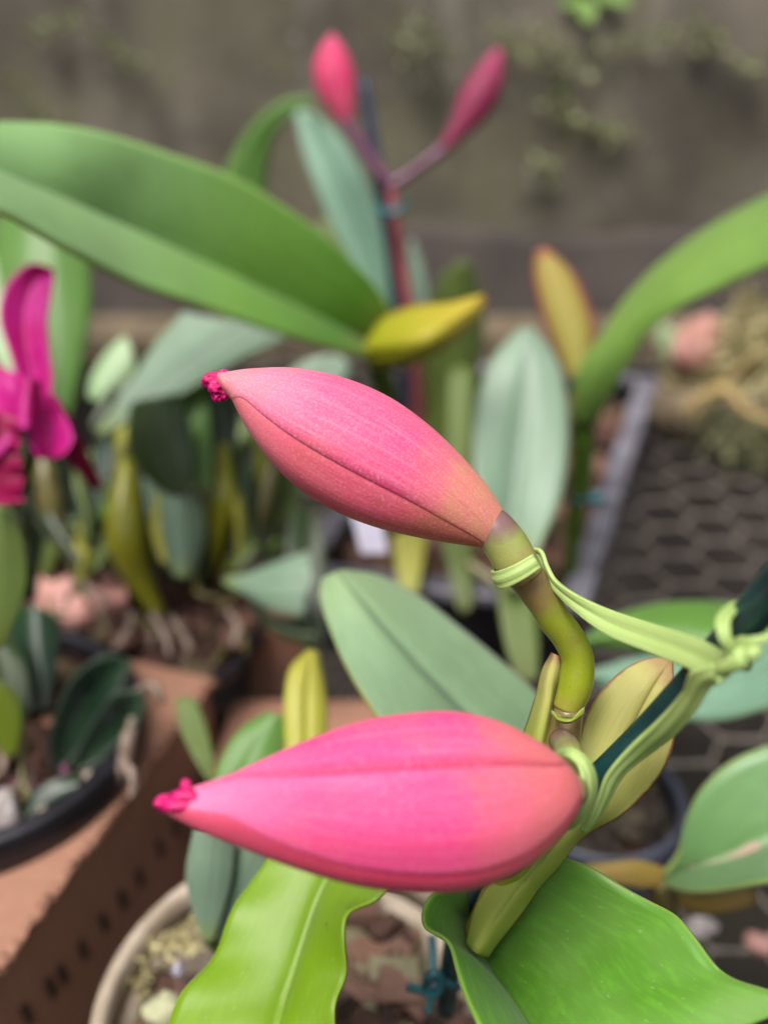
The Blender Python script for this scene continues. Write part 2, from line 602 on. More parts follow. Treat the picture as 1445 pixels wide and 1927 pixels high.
def stemmat(name, green, brown, dark, k0=0.42, k1=0.78, bands=None):
    t = NT(name)
    uvv, u, v = t.uv()
    n = t.noise(t.pos(), 120, 5, 0.6)
    c = green if bands is None else t.ramp(t.math('ADD', v, t.math('MULTIPLY', t.math('SUBTRACT', n, 0.5), 0.5)), bands)
    c = t.mix(t.math('MULTIPLY', t.smooth(n, k0, k1), 0.45), c, brown)
    spk = t.noise(t.pos(), 2200, 2)
    c = t.mix(t.math('MULTIPLY', t.smooth(spk, 0.58, 0.7), 0.25), c, dark)
    return t.finish(c, 0.32, t.bump(t.noise(t.pos(), 900, 3), 0.1, 0.0004), spec=0.5, sss=0.1)
MAT['pedicel'] = stemmat('pedicel_green_brown', C(118, 132, 28), C(104, 84, 54), C(70, 50, 36), bands=[(0.0, C(118, 98, 66)), (0.16, C(114, 100, 54)), (0.34, C(116, 130, 26)), (0.8, C(132, 144, 32)), (1.0, C(142, 140, 52))])
MAT['ovary'] = stemmat('ovary_green_purple', C(136, 152, 74), C(122, 104, 88), C(96, 70, 76), 0.42, 0.75, [(0.0, C(120, 84, 90)), (0.20, C(122, 96, 88)), (0.36, C(140, 152, 80)), (0.7, C(150, 146, 84)), (1.0, C(126, 108, 70))])
MAT['peduncle_pink'] = stemmat('pink_stem', C(156, 86, 90), C(116, 54, 66), C(90, 46, 54))
MAT['purple_stem'] = stemmat('purple_stem', C(106, 64, 88), C(70, 44, 62), C(60, 30, 50))
MAT['cane'] = stemmat('green_cane', C(58, 84, 22), C(44, 62, 16), C(60, 60, 30))
MAT['bulb'] = stemmat('yellow_green_bulb', C(136, 136, 34), C(104, 106, 20), C(90, 80, 24))
MAT['olive'] = stemmat('olive_stem', C(98, 92, 50), C(74, 64, 38), C(70, 56, 36))

def sheathmat(name, g, y, dry, e0=0.455, stripe=0.22):
    t = NT(name)
    uvv, u, v = t.uv()
    n = t.noise(uvv, 7, 4, 0.6, (12, 0.8, 1))
    c = t.mix(t.smooth(t.math('ADD', v, t.math('MULTIPLY', t.math('SUBTRACT', n, 0.5), 0.5)), 0.15, 0.75), y, g)
    c = t.mix(t.math('MULTIPLY', t.smooth(n, 0.50, 0.66), stripe), c, tuple(x * 0.72 for x in g[:3]) + (1,))
    au = t.math('ABSOLUTE', t.math('SUBTRACT', u, 0.5))
    en = t.math('ADD', au, t.math('MULTIPLY', t.math('SUBTRACT', t.noise(t.pos(), 260, 4), 0.5), 0.10))
    c = t.mix(t.smooth(en, e0, 0.495), c, dry)
    tipm = t.math('ADD', v, t.math('MULTIPLY', t.math('SUBTRACT', t.noise(t.pos(), 200, 3), 0.5), 0.12))
    c = t.mix(t.math('MULTIPLY', t.smooth(tipm, 0.12, 0.0), 0.8), c, dry)
    return t.finish(c, 0.45, t.bump(t.noise(uvv, 14, 3, 0.5, (16, 0.5, 1)), 0.25, 0.0005), 0.42, c, spec=0.4)
MAT['sheath'] = sheathmat('green_yellow_sheath', C(176, 188, 84), C(206, 202, 122), C(170, 120, 92))
MAT['sheath_y'] = sheathmat('yellow_sheath', C(176, 176, 44), C(206, 188, 72), C(190, 150, 64))
MAT['sheath_p'] = sheathmat('yellow_pink_sheath', C(176, 168, 84), C(186, 170, 88), C(190, 92, 96), 0.30)
MAT['dry'] = sheathmat('dry_leaf', C(176, 150, 76), C(196, 170, 104), C(150, 120, 70))

# leaf colours
g_fore = leafmat('fresh_leaf', C(84, 140, 32), C(96, 146, 56), C(100, 150, 48), edge=C(120, 158, 56), rough=0.42, transl=0.2, marks=True, wash_c=C(122, 160, 80), streak=0.45)
g_lime = leafmat('lime_leaf', C(120, 158, 20), C(126, 160, 40), C(122, 160, 20), edge=C(150, 176, 44), vein=C(126, 160, 30), streak=0.12, rough=0.4, transl=0.3, marks=True)
g_big = leafmat('broad_leaf', C(92, 142, 62), C(104, 150, 86), C(56, 104, 14), edge=C(150, 176, 90), vein=C(50, 88, 34), rough=0.42, transl=0.22,
                bands=[(0.0, C(132, 172, 112)), (0.35, C(136, 176, 108)), (0.62, C(112, 158, 62)), (0.9, C(66, 114, 14)), (1.0, C(100, 112, 24))])
g_grey = leafmat('grey_green_leaf', C(112, 138, 114), C(126, 148, 126), C(126, 142, 76), edge=C(150, 160, 96), vein=C(92, 104, 92), rough=0.45, transl=0.12)
g_blue = leafmat('blue_green_leaf', C(118, 156, 130), C(132, 168, 144), C(100, 140, 104), edge=C(150, 180, 130), rough=0.4, transl=0.2)
g_bright = leafmat('bright_leaf', C(124, 162, 72), C(122, 160, 78), C(84, 116, 42), edge=C(160, 196, 90), rough=0.42, transl=0.3)
g_mid = leafmat('mid_green_leaf', C(86, 128, 50), C(96, 134, 62), C(86, 116, 36), edge=C(140, 160, 70), rough=0.42, transl=0.22)
g_dark = leafmat('dark_leaf', C(36, 54, 16), C(48, 68, 26), C(38, 52, 10), rough=0.36, transl=0.12, streak=0.08)
g_deep = leafmat('deep_green_leaf', C(18, 42, 22), C(34, 62, 38), C(18, 36, 12), rough=0.3, transl=0.08, spec=0.5, streak=0.0, bumpk=0.03)
g_olive = leafmat('olive_leaf', C(88, 106, 46), C(96, 114, 56), C(80, 90, 24), rough=0.42, transl=0.2)
g_pale = leafmat('pale_leaf', C(150, 178, 132), C(170, 194, 150), C(120, 150, 96), rough=0.35, transl=0.2)
g_yel = leafmat('yellow_leaf', C(176, 174, 66), C(164, 160, 50), C(176, 178, 84), rough=0.45, transl=0.3)

# ------------------------------------------------------------------ setting: ground, wall, bench
def plane(name, x0, x1, y0, y1, z, mat):
    return struct(mesh_obj(name, [(x0, y0, z), (x1, y0, z), (x1, y1, z), (x0, y1, z)], [(0, 1, 2, 3)], mat, smooth=False))
plane('ground', -12, 12, -12, 12, -0.55, MAT['soil'])

WALL_Y = 0.97
def wallpt(x, y):
    d = P(x, y, 1) - CAM
    return CAM + d * ((WALL_Y - 0.012 - CAM.y) / d.y)
def wallmat():
    t = NT('mossy_render')
    p = t.pos()
    n1 = t.noise(p, 6, 6, 0.6)
    n2 = t.noise(p, 22, 6, 0.65)
    n3 = t.noise(p, 60, 4, 0.6)
    c = t.mix(t.smooth(n1, 0.34, 0.68), C(92, 86, 78), C(122, 115, 103))
    c = t.mix(t.math('MULTIPLY', t.smooth(n2, 0.46, 0.70), 0.45), c, C(120, 118, 90))
    c = t.mix(t.math('MULTIPLY', t.smooth(t.noise(p, 5, 5, 0.6), 0.46, 0.68), 0.5), c, C(104, 104, 76))
    sk = t.noise(p, 9, 5, 0.6, (2.4, 1, 0.5))
    c = t.mix(t.math('MULTIPLY', t.smooth(sk, 0.52, 0.70), 0.45), c, C(152, 146, 136))
    c = t.mix(t.math('MULTIPLY', t.smooth(n3, 0.64, 0.74), 0.6), c, C(186, 182, 176))
    c = t.mix(t.math('MULTIPLY', t.smooth(t.noise(p, 18, 4, 0.6), 0.56, 0.70), 0.45), c, C(74, 67, 62))
    return t.finish(c, 0.9, t.bump(n2, 0.25, 0.006), spec=0.2)
def build_wall():
    V, F = [], []
    nx, nz = 90, 60
    for j in range(nz):
        for i in range(nx):
            x = -1.6 + 3.2 * i / (nx - 1)
            z = -0.55 + 1.7 * j / (nz - 1)
            V.append(Vector((x, WALL_Y + 0.012 * noise.noise(Vector((x * 7, z * 7, 0))) + 0.006 * noise.noise(Vector((x * 25, z * 25, 3))), z)))
    o = mesh_obj('garden_wall', V, grid_faces(nx, nz), wallmat())
    o.modifiers.new('thickness', 'SOLIDIFY').thickness = 0.08
    tag(o, 'dark brown mottled wall with moss behind the orchids', 'wall')
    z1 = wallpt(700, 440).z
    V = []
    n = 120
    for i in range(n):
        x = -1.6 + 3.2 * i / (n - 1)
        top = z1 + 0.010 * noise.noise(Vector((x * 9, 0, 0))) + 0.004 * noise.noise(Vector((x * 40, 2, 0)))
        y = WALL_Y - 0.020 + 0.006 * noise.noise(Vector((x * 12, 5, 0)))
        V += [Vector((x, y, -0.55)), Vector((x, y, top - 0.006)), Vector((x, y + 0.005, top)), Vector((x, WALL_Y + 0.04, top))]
    mesh_obj('shade_strip', V, grid_faces(4, n), simple('painted_shade_render', C(56, 50, 47), C(76, 68, 63), 14, 0.9, 0.4, lo=0.3, hi=0.75, detail=8), o)  # added strip: the shade low on the wall is painted into its colour
build_wall()

def light_block(name, a, b, h):  # unseen walls, added to cut low sky light from the sides and rear
    d = (b - a).normalized()
    n = Vector((d.y, -d.x, 0)) * 0.05
    V, F = [], []
    z0, z1 = Vector((0, 0, -0.55)), Vector((0, 0, h))
    hexa(V, F, [a - n + z0, b - n + z0, b + n + z0, a + n + z0, a - n + z1, b - n + z1, b + n + z1, a + n + z1])
    struct(mesh_obj(name, V, F, bpy.data.materials['mossy_render'], smooth=False))
light_block('light_block_left', Vector((-1.7, 1.0, 0)), Vector((-1.7, -2.2, 0)), 1.15)
light_block('light_block_right', Vector((1.7, 1.0, 0)), Vector((1.7, -2.2, 0)), 1.15)
light_block('light_block_rear', Vector((-1.7, -2.2, 0)), Vector((1.7, -2.2, 0)), 1.15)

# bench mesh: hexagonal wire netting on a rail
def netting():
    V, F = [], []
    a = 0.0195
    dx, dy = 1.5 * a, math.sqrt(3) * a * 0.98
    r = 0.0008
    def seg(p, q):
        v, f, _ = tube_pts([p, q], [r], 2, 5)
        b = len(V)
        V.extend(v)
        F.extend([tuple(b + k for k in ff) for ff in f[:-2]])
    rot = Matrix.Rotation(R(-4), 3, 'Z')
    def hp(x, y):
        p = Vector((x, y, 0))
        return rot @ p + Vector((0.002 * noise.noise(p * 30), 0.003 * noise.noise(p * 30 + Vector((5, 0, 0))), 0.003 * noise.noise(p * 14)))
    for i in range(-8, 24):
        for j in range(3, 30):
            cx = i * dx
            cy = j * dy + (dy / 2 if i % 2 else 0)
            if not (-0.2 < cx < 0.56 and 0.05 < cy < 0.9): continue
            e = [hp(cx + a * math.cos(k * math.pi / 3), cy + a * math.sin(k * math.pi / 3) * 0.98) for k in (0, 1, 2, 3)]
            for k in range(3):
                seg(e[k], e[k + 1])
                if k == 1:   # the twisted stretch of wire
                    seg(e[k] + Vector((0, 0, 0.0018)), e[k + 1] + Vector((0, 0, -0.0012)))
    o = mesh_obj('wire_netting', V, F, MAT['wire'])
    tag(o, 'grey hexagonal wire netting forming the bench top', 'netting')
netting()

def bar(name, p, q, wd, ht, mat, label=None, cat=None, parent=None, seg=10, jit=0.0012):
    """squared timber between two points, slightly uneven"""
    V = []
    t = (q - p).normalized()
    s = Vector((0, 0, 1)).cross(t).normalized()
    n = t.cross(s)
    for j in range(seg + 1):
        c = p + (q - p) * (j / seg)
        for a, b in ((-1, -1), (1, -1), (1, 1), (-1, 1)):
            pt = c + s * (a * wd / 2) + n * (b * ht / 2)
            V.append(pt + Vector((noise.noise(pt * 40), noise.noise(pt * 40 + Vector((3, 0, 0))), noise.noise(pt * 40 + Vector((0, 3, 0))))) * jit)
    F = grid_faces(4, seg + 1, True) + [(3, 2, 1, 0), tuple(range(seg * 4, seg * 4 + 4))]
    o = mesh_obj(name, V, F, mat, parent, smooth=False)
    bv = o.modifiers.new('edge', 'BEVEL')
    bv.width = min(wd, ht) * 0.12
    if label: tag(o, label, cat)
    return o
bar('bench_rail', Vector((-0.9, 0.90, 0.002)), Vector((0.9, 0.90, 0.002)), 0.06, 0.03, MAT['wood'],
    'weathered brown timber rail along the foot of the wall', 'rail')

# ------------------------------------------------------------------ pots, tray, boxes
def bark_fill(name, label, pts_fn, n, size, parent=None, tints=None):
    """bark chips heaped in a pot: pts_fn() gives a random point of the surface"""
    V, F, K = [], [], []
    tints = tints or [C(96, 66, 58), C(120, 86, 72), C(74, 52, 46), C(140, 108, 92), C(104, 90, 66)]
    for _ in range(n):
        c = pts_fn()
        s = size * random.uniform(0.5, 1.3)
        rot = Matrix.Rotation(random.uniform(0, 6.3), 3, 'Z') @ Matrix.Rotation(random.uniform(-0.9, 0.9), 3, 'X') @ Matrix.Rotation(random.uniform(-0.6, 0.6), 3, 'Y')
        k = random.choice(tints)
        b = len(V)
        hexa(V, F, box_corners(c, rot @ Vector((s, 0, 0)), rot @ Vector((0, s * 0.6, 0)), rot @ Vector((0, 0, s * 0.3))), s * 0.22)
        K += [tuple(x * random.uniform(0.75, 1.2) for x in k[:3])] * 0 + [k[:3]] * (len(V) - b)
    o = mesh_obj(name, V, F, MAT['bark'], parent, cols=K, smooth=False)
    o['kind'] = 'stuff'
    if label:
        tag(o, label, 'bark', kind='stuff')
    return o

def pot(name, label, cx, cy, h, rad, mat, height, rimw=0.004, rimh=0.011, sx=1.0, rimmat=None):
    """round pot whose rim centre is seen at pixel cx, cy at height h"""
    c = G(cx, cy, h)
    base = Vector((c.x, c.y, h - height))
    root = thing(name, label, 'pot', base)
    bpy.context.view_layer.update()
    top = Vector((c.x, c.y, h))
    body = [(0.0001, -height), (rad * 0.74, -height), (rad * 0.76, -height + 0.003), (rad * 0.94, -rimh), (rad * 0.90, -rimh), (rad * 0.86, -height * 0.4), (0.0001, -height * 0.5)]
    lathe('body', body, top, mat, root)
    rim = [(rad * 0.935, -rimh), (rad + 0.0005, -rimh), (rad + 0.0012, -rimh * 0.8), (rad, -0.0012), (rad - 0.001, 0.0), (rad - rimw + 0.001, 0.0), (rad - rimw, -0.001), (rad - rimw - 0.001, -rimh * 1.4), (rad * 0.935, -rimh)]
    lathe('rim', rim, top, rimmat or mat, root)
    return root, top

def disc_pts(c, rad, drop, dome=0.006):
    def f():
        r = rad * math.sqrt(random.random())
        a = random.uniform(0, 2 * math.pi)
        return c + Vector((math.cos(a) * r, math.sin(a) * r, -drop + dome * (1 - (r / rad) ** 2) + random.uniform(-0.004, 0.004)))
    return f

# black pot, bottom left
potA, topA = pot('flower_pot', 'round glossy black pot sunk in the brown box, small dark-leaved orchid inside', -60, 1362, 0.092, 0.0600, MAT['black'], 0.085, rimw=0.006, rimh=0.014)
bark_fill('potting_bark', 'bark chips in the glossy black pot with white stones', disc_pts(topA, 0.050, 0.014), 150, 0.0075)
# pot behind it with a thin dark rim
potB, topB = pot('flower_pot', 'dark thin-rimmed pot crowded with yellow-green orchid bulbs, behind the glossy black pot', 245, 1165, 0.075, 0.0585, MAT['black'], 0.07, rimw=0.003, rimh=0.006)
bark_fill('potting_bark', 'brown bark and roots filling the thin-rimmed pot', disc_pts(topB, 0.052, 0.007), 190, 0.0075)
# tan pot at the bottom
potC, topC = pot('flower_pot', 'round pot with pale tan rim and bark below the two big pink buds', 570, 1892, 0.085, 0.0560, MAT['tan'], 0.085, rimw=0.0042, rimh=0.012)
bark_fill('potting_bark', 'bark chips and moss bits in the tan-rimmed pot', disc_pts(topC, 0.046, 0.018), 210, 0.0062,
          tints=[C(110, 82, 70), C(134, 104, 90), C(88, 70, 64), C(150, 146, 116), C(84, 60, 52), C(128, 96, 80)])
# grey-blue pot on the right
potD, topD = pot('flower_pot', 'small grey-blue pot behind the opened yellow-green sheath', 1128, 1490, 0.05, 0.0325, MAT['greypot'], 0.05, rimw=0.003, rimh=0.008)
bark_fill('potting_bark', 'dark bark in the small grey-blue pot', disc_pts(topD, 0.028, 0.012), 80, 0.005, tints=[C(60, 54, 46), C(80, 74, 58), C(48, 42, 38)])

# tray: long black planter in the middle ground
def tray():
    h = 0.055
    br, fr, fl = G(1218, 718, h), G(1082, 1135, h), G(560, 1075, h)
    bl = br + (fl - fr)
    root = thing('planter_tray', 'long black plastic tray with rim painted grey with sky sheen, full of orchids', 'tray', Vector(((fr.x + bl.x) / 2, (fr.y + bl.y) / 2, 0)))
    bpy.context.view_layer.update()
    dn = Vector((0, 0, -0.05))
    cs = [br, fr, fl, bl]
    ctr = (br + fr + fl + bl) / 4
    for i in range(4):
        a, b = cs[i], cs[(i + 1) % 4]
        a2, b2 = a + (ctr - a) * 0.04 + dn, b + (ctr - b) * 0.04 + dn
        t = (b - a).normalized()
        s = Vector((0, 0, 1)).cross(t).normalized() * 0.002
        V, F = [], []
        hexa(V, F, [a2 - s, b2 - s, b2 + s, a2 + s, a - s, b - s, b + s, a + s])
        mesh_obj('side_panel', V, F, MAT['black'], root, smooth=False)
        bar('rim', a - t * 0.004, b + t * 0.004, 0.0125, 0.006, MAT['blackgrey'], parent=root, seg=14, jit=0.0008)
    V, F = [], []
    k = [c + (ctr - c) * 0.04 + dn for c in cs]
    hexa(V, F, [k[0], k[1], k[2], k[3]] + [c + Vector((0, 0, 0.003)) for c in k])
    mesh_obj('bottom', V, F, MAT['black'], root, smooth=False)
    def f():
        a, b = random.uniform(0.04, 0.96), random.uniform(0.04, 0.96)
        p = br + (fr - br) * a + (bl - br) * b
        return p + Vector((0, 0, -0.02 + random.uniform(-0.006, 0.008)))
    bark_fill('potting_bark', 'bark chips and leaf litter in the long black tray', f, 420, 0.009)
tray()

def carton(label, top, height, marks=None, serr=None, thick=0.003):
    """cardboard box from its four top corners (world points, counter-clockwise)"""
    ctr = sum(top, Vector()) / 4
    root = thing('cardboard_box', label, 'box', Vector((ctr.x, ctr.y, ctr.z - height)))
    bpy.context.view_layer.update()
    dn = Vector((0, 0, -height))
    V, F = [], []
    t3 = Vector((0, 0, -thick))
    hexa(V, F, [p + t3 for p in top] + list(top))
    mesh_obj('top_panel', V, F, MAT['card'], root, smooth=False)
    for i in range(4):
        a, b = top[i] + t3, top[(i + 1) % 4] + t3
        inn = (ctr - (a + b) / 2)
        inn.z = 0
        inn = inn.normalized()
        a, b = a + inn * 0.0006, b + inn * 0.0006
        V, F = [], []
        hexa(V, F, [a + dn - t3, b + dn - t3, b + dn - t3 + inn * thick, a + dn - t3 + inn * thick, a, b, b + inn * thick, a + inn * thick])
        mesh_obj('side_panel', V, F, MAT['card'], root, smooth=False)
    if serr is not None:    # torn, toothed edge along one top edge
        a, b = top[serr], top[(serr + 1) % 4]
        inn = (ctr - (a + b) / 2).normalized()
        L = (b - a).length
        n = int(L / 0.0042)
        V, F = [], []
        for k in range(n):
            p = a + (b - a) * ((k + 0.5) / n)
            t = (b - a) / n
            hexa(V, F, box_corners(p - inn * random.uniform(0.0, 0.0009) + t3 * 0.5, t * random.uniform(0.26, 0.42), inn * 0.0017, t3 * 0.42), 0.0005)
        mesh_obj('toothed_edge', V, F, MAT['card'], root, smooth=False)
    if marks:
        for pts in marks:
            V, F = [], []
            nrm = (pts[1] - pts[0]).cross(pts[2] - pts[0]).normalized()
            if nrm.dot(CAM - pts[0]) < 0: nrm.negate()
            hexa(V, F, [p - nrm * 0.0004 for p in pts] + [p + nrm * 0.0006 for p in pts])
            mesh_obj('printed_dash', V, F, MAT['ink'], root, smooth=False)
    return root

# the big box that holds the glossy black pot
hb = 0.079
e0, e1 = G(-70, 1895, hb), G(392, 1275, hb)
side = Vector((0, 0, 1)).cross((e1 - e0).normalized()).normalized()
if side.x > 0: side.negate()
tops = [e0, e1, e1 + side * 0.20, e0 + side * 0.20]
def on_side(x, y):
    """point on the box's near side panel seen at a pixel"""
    nrm = -side
    d = (P(x, y, 1) - CAM)
    k = (e0 - CAM).dot(nrm) / d.dot(nrm)
    return CAM + d * k
dashes = []
for x, y in ((52, 1908), (97, 1858), (119, 1832), (158, 1787), (197, 1735), (232, 1692), (264, 1650), (303, 1595), (330, 1555)):
    t = (e1 - e0).normalized()
    c = on_side(x, y)
    ln, wd = 0.0048, 0.0013
    up = Vector((0, 0, 1)) * ln
    sl = t * -0.0006
    dashes.append([c - t * wd - up - sl, c + t * wd - up - sl, c + t * wd + up + sl, c - t * wd + up + sl])
carton('brown cardboard box with toothed edge and row of dark printed dashes', tops, 0.079, dashes, 0)
# second box behind it
h2 = 0.045
q = [G(385, 1500, h2), G(760, 1500, h2), G(740, 1318, h2), G(438, 1318, h2)]
carton('smaller brown cardboard box with plain top beside the dashed box', q, 0.045)
# third box farther back: upright side under the thin-rimmed pot
h3 = 0.068
q = [G(400, 1195, h3), G(572, 1188, h3), G(560, 1120, h3), G(420, 1120, h3)]
carton('brown cardboard box standing behind the thin-rimmed pot', q, 0.068)
q = [G(1085, 1625, 0.03), G(1252, 1618, 0.03), G(1232, 1545, 0.03), G(1120, 1550, 0.03)]
carton('small pinkish cardboard box under the grey-blue pot', q, 0.03)

# clay shards among the bulbs
def shard(label, pts, h, mat, th=0.006):
    w_ = [G(x, y, h) for x, y in pts]
    V, F = [], []
    n = len(w_)
    ctr = sum(w_, Vector()) / n
    for lift, k in ((-th, 0.98), (-0.001, 1.0), (0.0, 0.93)):
        for p in w_:
            V.append(ctr + (p - ctr) * k + Vector((0, 0, lift)))
    for j in range(2):
        for i in range(n):
            F.append((j * n + i, j * n + (i + 1) % n, (j + 1) * n + (i + 1) % n, (j + 1) * n + i))
    F.append(tuple(range(2 * n, 3 * n)))
    F.append(tuple(range(n - 1, -1, -1)))
    o = mesh_obj('clay_shard', V, F, MAT['rock'], smooth=False)
    return tag(o, label, 'clay shard')
shard('larger triangular pink clay shard among the bulbs', [(66, 1150), (75, 1075), (118, 1058), (150, 1110), (175, 1155), (140, 1165)], 0.088, None)
shard('smaller rounded pink clay shard among the bulbs', [(168, 1128), (162, 1078), (205, 1072), (238, 1100), (240, 1125), (195, 1135)], 0.088, None)

def pebble(name, label, cat, x, y, d, rpx, mat, sq=(1, 0.8, 0.7), seed=0, group=None):
    c = P(x, y, d)
    r = rpx * d / F_PX
    V = []
    nu, nv = 20, 14
    for j in range(nv):
        th = math.pi * (j + 0.0) / (nv - 1)
        for i in range(nu):
            a = 2 * math.pi * i / nu
            n = Vector((math.sin(th) * math.cos(a), math.sin(th) * math.sin(a), math.cos(th)))
            k = 1 + 0.45 * noise.noise(n * 1.3 + Vector((seed, 0, 0))) + 0.15 * noise.noise(n * 4 + Vector((seed, 0, 0)))
            V.append(c + Vector((n.x * sq[0], n.y * sq[1], n.z * sq[2])) * (r * k))
    o = mesh_obj(name, V, grid_faces(nu, nv, True), mat)
    return tag(o, label, cat, group)
pebble('stone', 'whitish rough stone in the glossy black pot', 'stone', 5, 1528, 0.315, 42, MAT['stone'], (0.8, 0.8, 1.1), 3)
pebble('stone', 'small round tan stone near the front of the glossy black pot', 'stone', 84, 1532, 0.315, 14, MAT['tan'], (1, 1, 1), 5)
pebble('stone', 'tan pebble against the far rim of the glossy black pot', 'stone', 168, 1468, 0.33, 15, MAT['tan'], (0.8, 1, 1.2), 8)

# plant tag
def plant_tag(label, pts, d):
    w_ = [P(x, y, d) for x, y in pts]
    n = (w_[1] - w_[0]).cross(w_[2] - w_[0]).normalized() * 0.0006
    V, F = [], []
    hexa(V, F, [p - n for p in w_] + [p + n for p in w_])
    tag(mesh_obj('plant_tag', V, F, MAT['white'], smooth=False), label, 'plant tag')
plant_tag('white plastic plant tag below the upper pink bud', [(680, 1042), (728, 1040), (716, 960), (655, 945)], 0.40)

# ------------------------------------------------------------------ wall moss, sprigs, twigs
def blades(name, pts, n_each, length, width, mat, spread, out=Vector((0, -1, 0.2)), parent=None):
    V, F = [], []
    for c, rr in pts:
        for _ in range(n_each):
            p = c + Vector((random.gauss(0, rr), random.gauss(0, spread), random.gauss(0, rr * 0.7)))
            d = (out + Vector((random.uniform(-1, 1), random.uniform(-0.6, 0.6), random.uniform(-1, 1)))).normalized()
            l = length * random.uniform(0.5, 1.3)
            s = d.orthogonal().normalized()
            s = Matrix.Rotation(random.uniform(0, 6.3), 3, d) @ s
            wv = s * (width * random.uniform(0.6, 1.2))
            b = len(V)
            V += [p - wv * 0.3, p + wv * 0.3, p + d * l * 0.55 + wv, p + d * l, p + d * l * 0.55 - wv]
            F += [(b, b + 1, b + 2, b + 4), (b + 2, b + 3, b + 4)]
    return mesh_obj(name, V, F, mat, parent, smooth=False)

fp = []
for (x0, y0, x1, y1) in ((780, 30, 850, 110), (820, 150, 740, 60), (1000, 60, 1100, 130), (1010, 190, 1130, 250), (1050, 120, 1060, 190), (1120, 90, 1240, 70), (1000, 110, 930, 60), (1240, 60, 1420, 130), (1040, 330, 1000, 290), (1180, 260, 1100, 235), (1330, 80, 1300, 40), (30, 150, 120, 260), (180, 60, 260, 120), (60, 60, 160, 30)):
    for k in range(9):
        f_ = k / 8
        fp.append((wallpt(x0 + (x1 - x0) * f_, y0 + (y1 - y0) * f_), 0.0035))
o = blades('wall_creeper', fp, 5, 0.012, 0.0028, MAT['creeper'], 0.003)
tag(o, 'pale green creeper straggling across the brown wall', 'creeper', kind='stuff')

def sprig(label, stem, leaves, mat):
    root = thing('leafy_sprig', label, 'sprig', P(*stem[-1]))
    bpy.context.view_layer.update()
    tube(root, stem, [5] * len(stem), MAT['cane'], 'stem', 14, 8)
    for i, (a, b, w_) in enumerate(leaves):
        ax, ay, ad = a
        bx, by, bd = b
        dx, dy = bx - ax, by - ay
        l = math.hypot(dx, dy)
        px, py = -dy / l * w_, dx / l * w_
        mx, my = (ax + bx) / 2, (ay + by) / 2
        md = (ad + bd) / 2
        leaf(root, [(ax, ay, ad), (mx + px, my + py, md - 0.004), (bx, by, bd)], [a, (mx, my, md), b], [(ax, ay, ad), (mx - px, my - py, md - 0.004), (bx, by, bd)], mat, nu=7, nv=14, thick=0.0006)
sprig('bright green leaf sprig hanging at the top of the wall', [(1160, -90, 0.85), (1130, -40, 0.86), (1090, -8, 0.86)],
      [((1100, -5, 0.86), (1108, 48, 0.85), 18), ((1100, -10, 0.86), (1050, 12, 0.86), 14), ((1128, -30, 0.86), (1192, 14, 0.85), 16), ((1125, -30, 0.86), (1150, 12, 0.85), 12)], g_bright)

def twig(label, pts, rpx):
    o = tube(None, pts, rpx, MAT['twig'], 'twig', 30, 8, 0.001)
    tag(o, label, 'twig')
twig('pale grey twig leaning down the wall right of the dusky buds', [(1040, -40, 1.03), (1000, 90, 1.02), (965, 200, 1.015), (935, 300, 1.01), (900, 390, 1.005)], [15, 13, 11, 10, 6])
twig('thin grey twig at the top of the wall above the left dusky bud', [(630, -40, 1.03), (640, 30, 1.02), (655, 110, 1.01), (668, 180, 1.0)], [9, 8, 7, 5])

# mossy log with rock and root on the right
def log():
    root = thing('mossy_log', 'mossy weathered log lying on the netting beside the tray', 'log', G(1400, 800, 0))
    bpy.context.view_layer.update()
    f = [G(1205, 742, 0.018), G(1300, 778, 0.020), G(1420, 800, 0.022), G(1560, 820, 0.022)]
    V, F, UV = tube_pts(f, [0.017, 0.022, 0.025, 0.026], 40, 20)
    V = [v + Vector((noise.noise(v * 60), noise.noise(v * 60 + Vector((4, 0, 0))), noise.noise(v * 60 + Vector((0, 4, 0))))) * 0.007 for v in V]
    mesh_obj('bark', V, F, MAT['wood'], root, UV)
    m = [(G(x, y, h), r) for x, y, h, r in ((1400, 700, 0.05, 0.02), (1440, 660, 0.07, 0.02), (1360, 720, 0.04, 0.015), (1470, 740, 0.05, 0.02), (1430, 620, 0.08, 0.02), (1330, 690, 0.03, 0.012), (1280, 690, 0.03, 0.010), (1450, 700, 0.05, 0.02))]
    o = blades('dry_moss', m, 160, 0.022, 0.0018, MAT['moss_dry'], 0.014, Vector((0, -0.4, 0.6)), root)
    o['kind'] = 'stuff'
    m = [(G(x, y, h), r) for x, y, h, r in ((1370, 800, 0.03, 0.010), (1400, 815, 0.03, 0.010), (1430, 830, 0.025, 0.010), (1385, 835, 0.015, 0.008), (1350, 790, 0.03, 0.008))]
    o = blades('green_moss', m, 120, 0.012, 0.0022, MAT['moss'], 0.01, Vector((0, -0.4, -0.3)), root)
    o['kind'] = 'stuff'
log()
o = tube(None, [(1285, 775, 0.70), (1320, 745, 0.69), (1365, 735, 0.68), (1400, 770, 0.675), (1470, 800, 0.67)], [7, 9, 10, 8, 6], MAT['root'], 'root', 30, 10, 0.002)
tag(o, 'orange-yellow root crossing the mossy log', 'root')
o = tube(None, [(1300, 790, 0.70), (1335, 740, 0.685), (1390, 690, 0.68), (1450, 650, 0.68)], [4, 4, 4, 3], MAT['root'], 'root', 30, 8, 0.002)
tag(o, 'thin tan root rising through the dry moss on the log', 'root')
pebble('rock', 'rounded pink rock on the mossy log below the bright leaf', 'rock', 1310, 655, 0.745, 52, MAT['rock'], (0.85, 0.8, 1.1), 11)
r_ = thing('seedling', 'pale green seedling leaf in front of the pink rock', 'seedling', P(1290, 720, 0.78))
bpy.context.view_layer.update()
